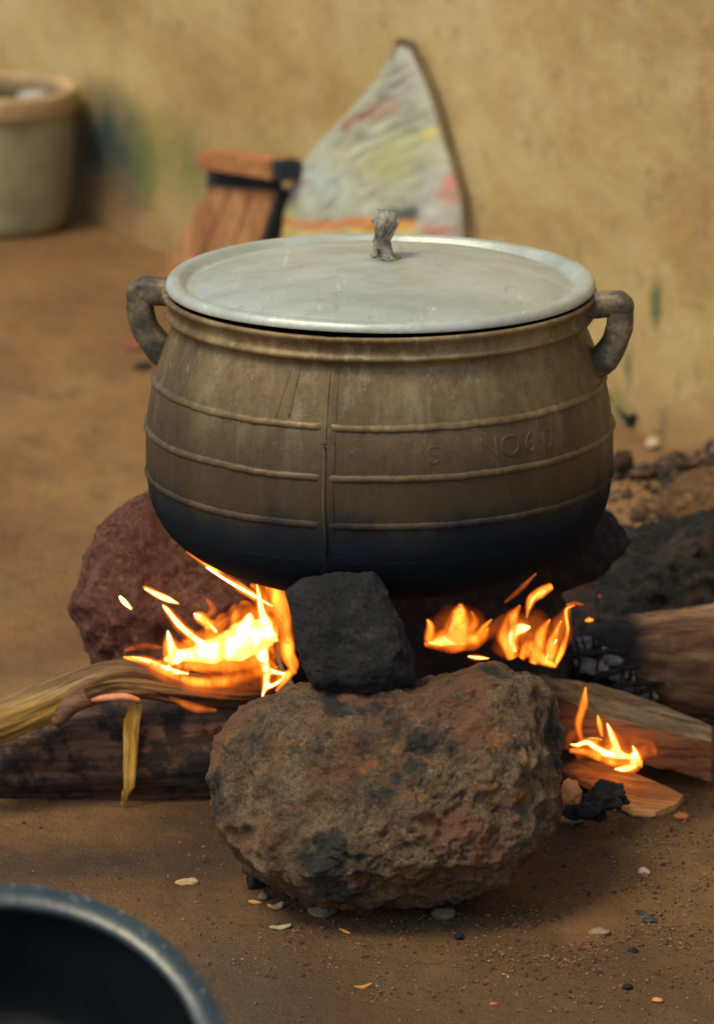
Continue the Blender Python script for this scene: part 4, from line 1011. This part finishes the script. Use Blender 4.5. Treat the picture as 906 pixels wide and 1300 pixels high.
pebble('pebble', 803, 1211, .007, .006, .003, M_BLACK, 'flat black crumb below the dark leaf', 'pebble', seed=20)
pebble('pebble', 796, 1257, .007, .006, .004, M_BLACK, 'black crumb near the bottom, right of the middle', 'pebble', seed=21)
pebble('wood_chip', 834, 1272, .007, .006, .003, m_ch, 'orange crumb near the bottom right', 'wood chip', seed=22)
pebble('wood_chip', 626, 1272, .006, .003, .003, m_rd, 'red crumb near the bottom middle', 'wood chip', seed=23)
pebble('clay_crumb', 172, 440, .022, .03, .008, plain('red_dirt', (.20, .07, .04), .9), 'dark red clod on the bare dirt, left of the left pot handle', 'clod', seed=24)
pebble('clay_crumb', 182, 466, .016, .02, .006, M_SOOTY, 'dark clod on the bare dirt, under the left pot handle', 'clod', seed=25)
pebble('pebble', 828, 592, .012, .012, .010, m_pl, 'whitish stone at the foot of the wall on the right', 'pebble', seed=26)

# gravel and crumbs: one mesh, too many to count
def gravel(name, count, place, smin, smax, mat):
    vs = []; fs = []
    base = [(1, 0, 0), (-1, 0, 0), (0, 1, 0), (0, -1, 0), (0, 0, 1), (0, 0, -1)]
    F = [(0, 2, 4), (2, 1, 4), (1, 3, 4), (3, 0, 4), (2, 0, 5), (1, 2, 5), (3, 1, 5), (0, 3, 5)]
    for _ in range(count):
        x, y = place(); s = smin * (smax / smin) ** (random.random() ** 2.2); a = random.uniform(0, 6.28); k = len(vs)
        z = gz(x, y) + s * .25
        for b in base:
            q = Vector(b) * s * random.uniform(.65, 1.25); vs.append((x + q.x * math.cos(a) - q.y * math.sin(a), y + q.x * math.sin(a) + q.y * math.cos(a), z + q.z * .7))
        fs += [tuple(k + i for i in f) for f in F]
    o = link(name, pyd(name, vs, fs), mat, smooth=False); o['kind'] = 'stuff'; o['label'] = 'loose grit and crumbs scattered over the dirt'
    return o
def pl1():
    while True:
        x = random.uniform(-.6, .62); y = random.uniform(-1.2, .3)
        d = 0.08 + 0.9 * math.exp(-((x - .25) / .28) ** 2 - ((y + .55) / .22) ** 2) + 0.9 * math.exp(-((x - .4) / .16) ** 2 - ((y + .1) / .25) ** 2) + .8 * math.exp(-((x + .08) / .12) ** 2 - ((y + .5) / .10) ** 2)
        if noise.noise(Vector((x * 9, y * 9, 2))) + random.random() * .9 < .35: continue
        if random.random() < d: return x, y
def gm(name, stops):
    n = NB(name); v = n.voro(140, out='Color'); s = n.N.new('ShaderNodeSeparateColor'); n.L.new(v, s.inputs[0])
    return n.fin(n.mix(n.ramp(n.noise(200, 4), [(.35, .6), (.6, 0.)]), n.ramp(s.outputs[0], stops, 'CONSTANT'), (.05, .035, .025)), 1.0, n.bump(n.noise(180, 4), .5, .003), spec=.05)
gravel('gravel', 9000, pl1, .0010, .0042, gm('grit', [(0, (.06, .035, .02)), (.3, (.17, .10, .05)), (.6, (.24, .13, .06)), (.93, (.26, .18, .10)), (.99, (.40, .34, .26))]))
def pl2():
    while True:
        s = random.uniform(2.2, 5.0); p = WA + WD * s + WN * abs(random.gauss(.06, .35)); 
        if p.x > .25 and p.y > .5: return p.x, p.y
gravel('rubble', 1700, pl2, .004, .030, gm('rubble_grit', [(0, (.03, .03, .028)), (.35, (.10, .06, .035)), (.6, (.20, .095, .05)), (.78, (.06, .05, .045)), (.96, (.36, .31, .24))]))
def pl3():
    return random.gauss(.40, .16), random.gauss(.62, .16)
gravel('rubble', 700, pl3, .004, .018, M_SOOTY)

# weeds at the foot of the wall
def weed(x, y, h, nl, mat, label):
    b = atZ(x, y); b.z = gz(b.x, b.y)
    t = thing('weed', label, 'weed', b, 'weeds at the foot of the wall')
    for i in range(nl):
        a = i / nl * 6.28 + random.random(); tip = Vector((math.cos(a) * h * .55, math.sin(a) * h * .55, h * random.uniform(.6, 1.1)))
        P = [b, b + tip * .4 + Vector((0, 0, h * .12)), b + tip * .75, b + tip]
        link('leaf', sweep('leaf', P, [.002, h * .13, h * .15, .001], 8, 12, sec=lambda th: (math.cos(th), math.sin(th) * .15)), mat, t)
m_w1 = plain('weed_bluegreen', (.025, .06, .065), .6); m_w2 = plain('weed_green', (.08, .14, .04), .6)
weed(800, 562, .045, 14, m_w1, 'dark blue-green tuft of weed by the wall, nearest the right side of the pot')
weed(845, 575, .045, 8, m_w1, 'thin upright dark weed by the wall, left of the clay lump')
weed(778, 548, .05, 7, m_w2, 'bright green weed by the wall, peeking out from behind the pot')
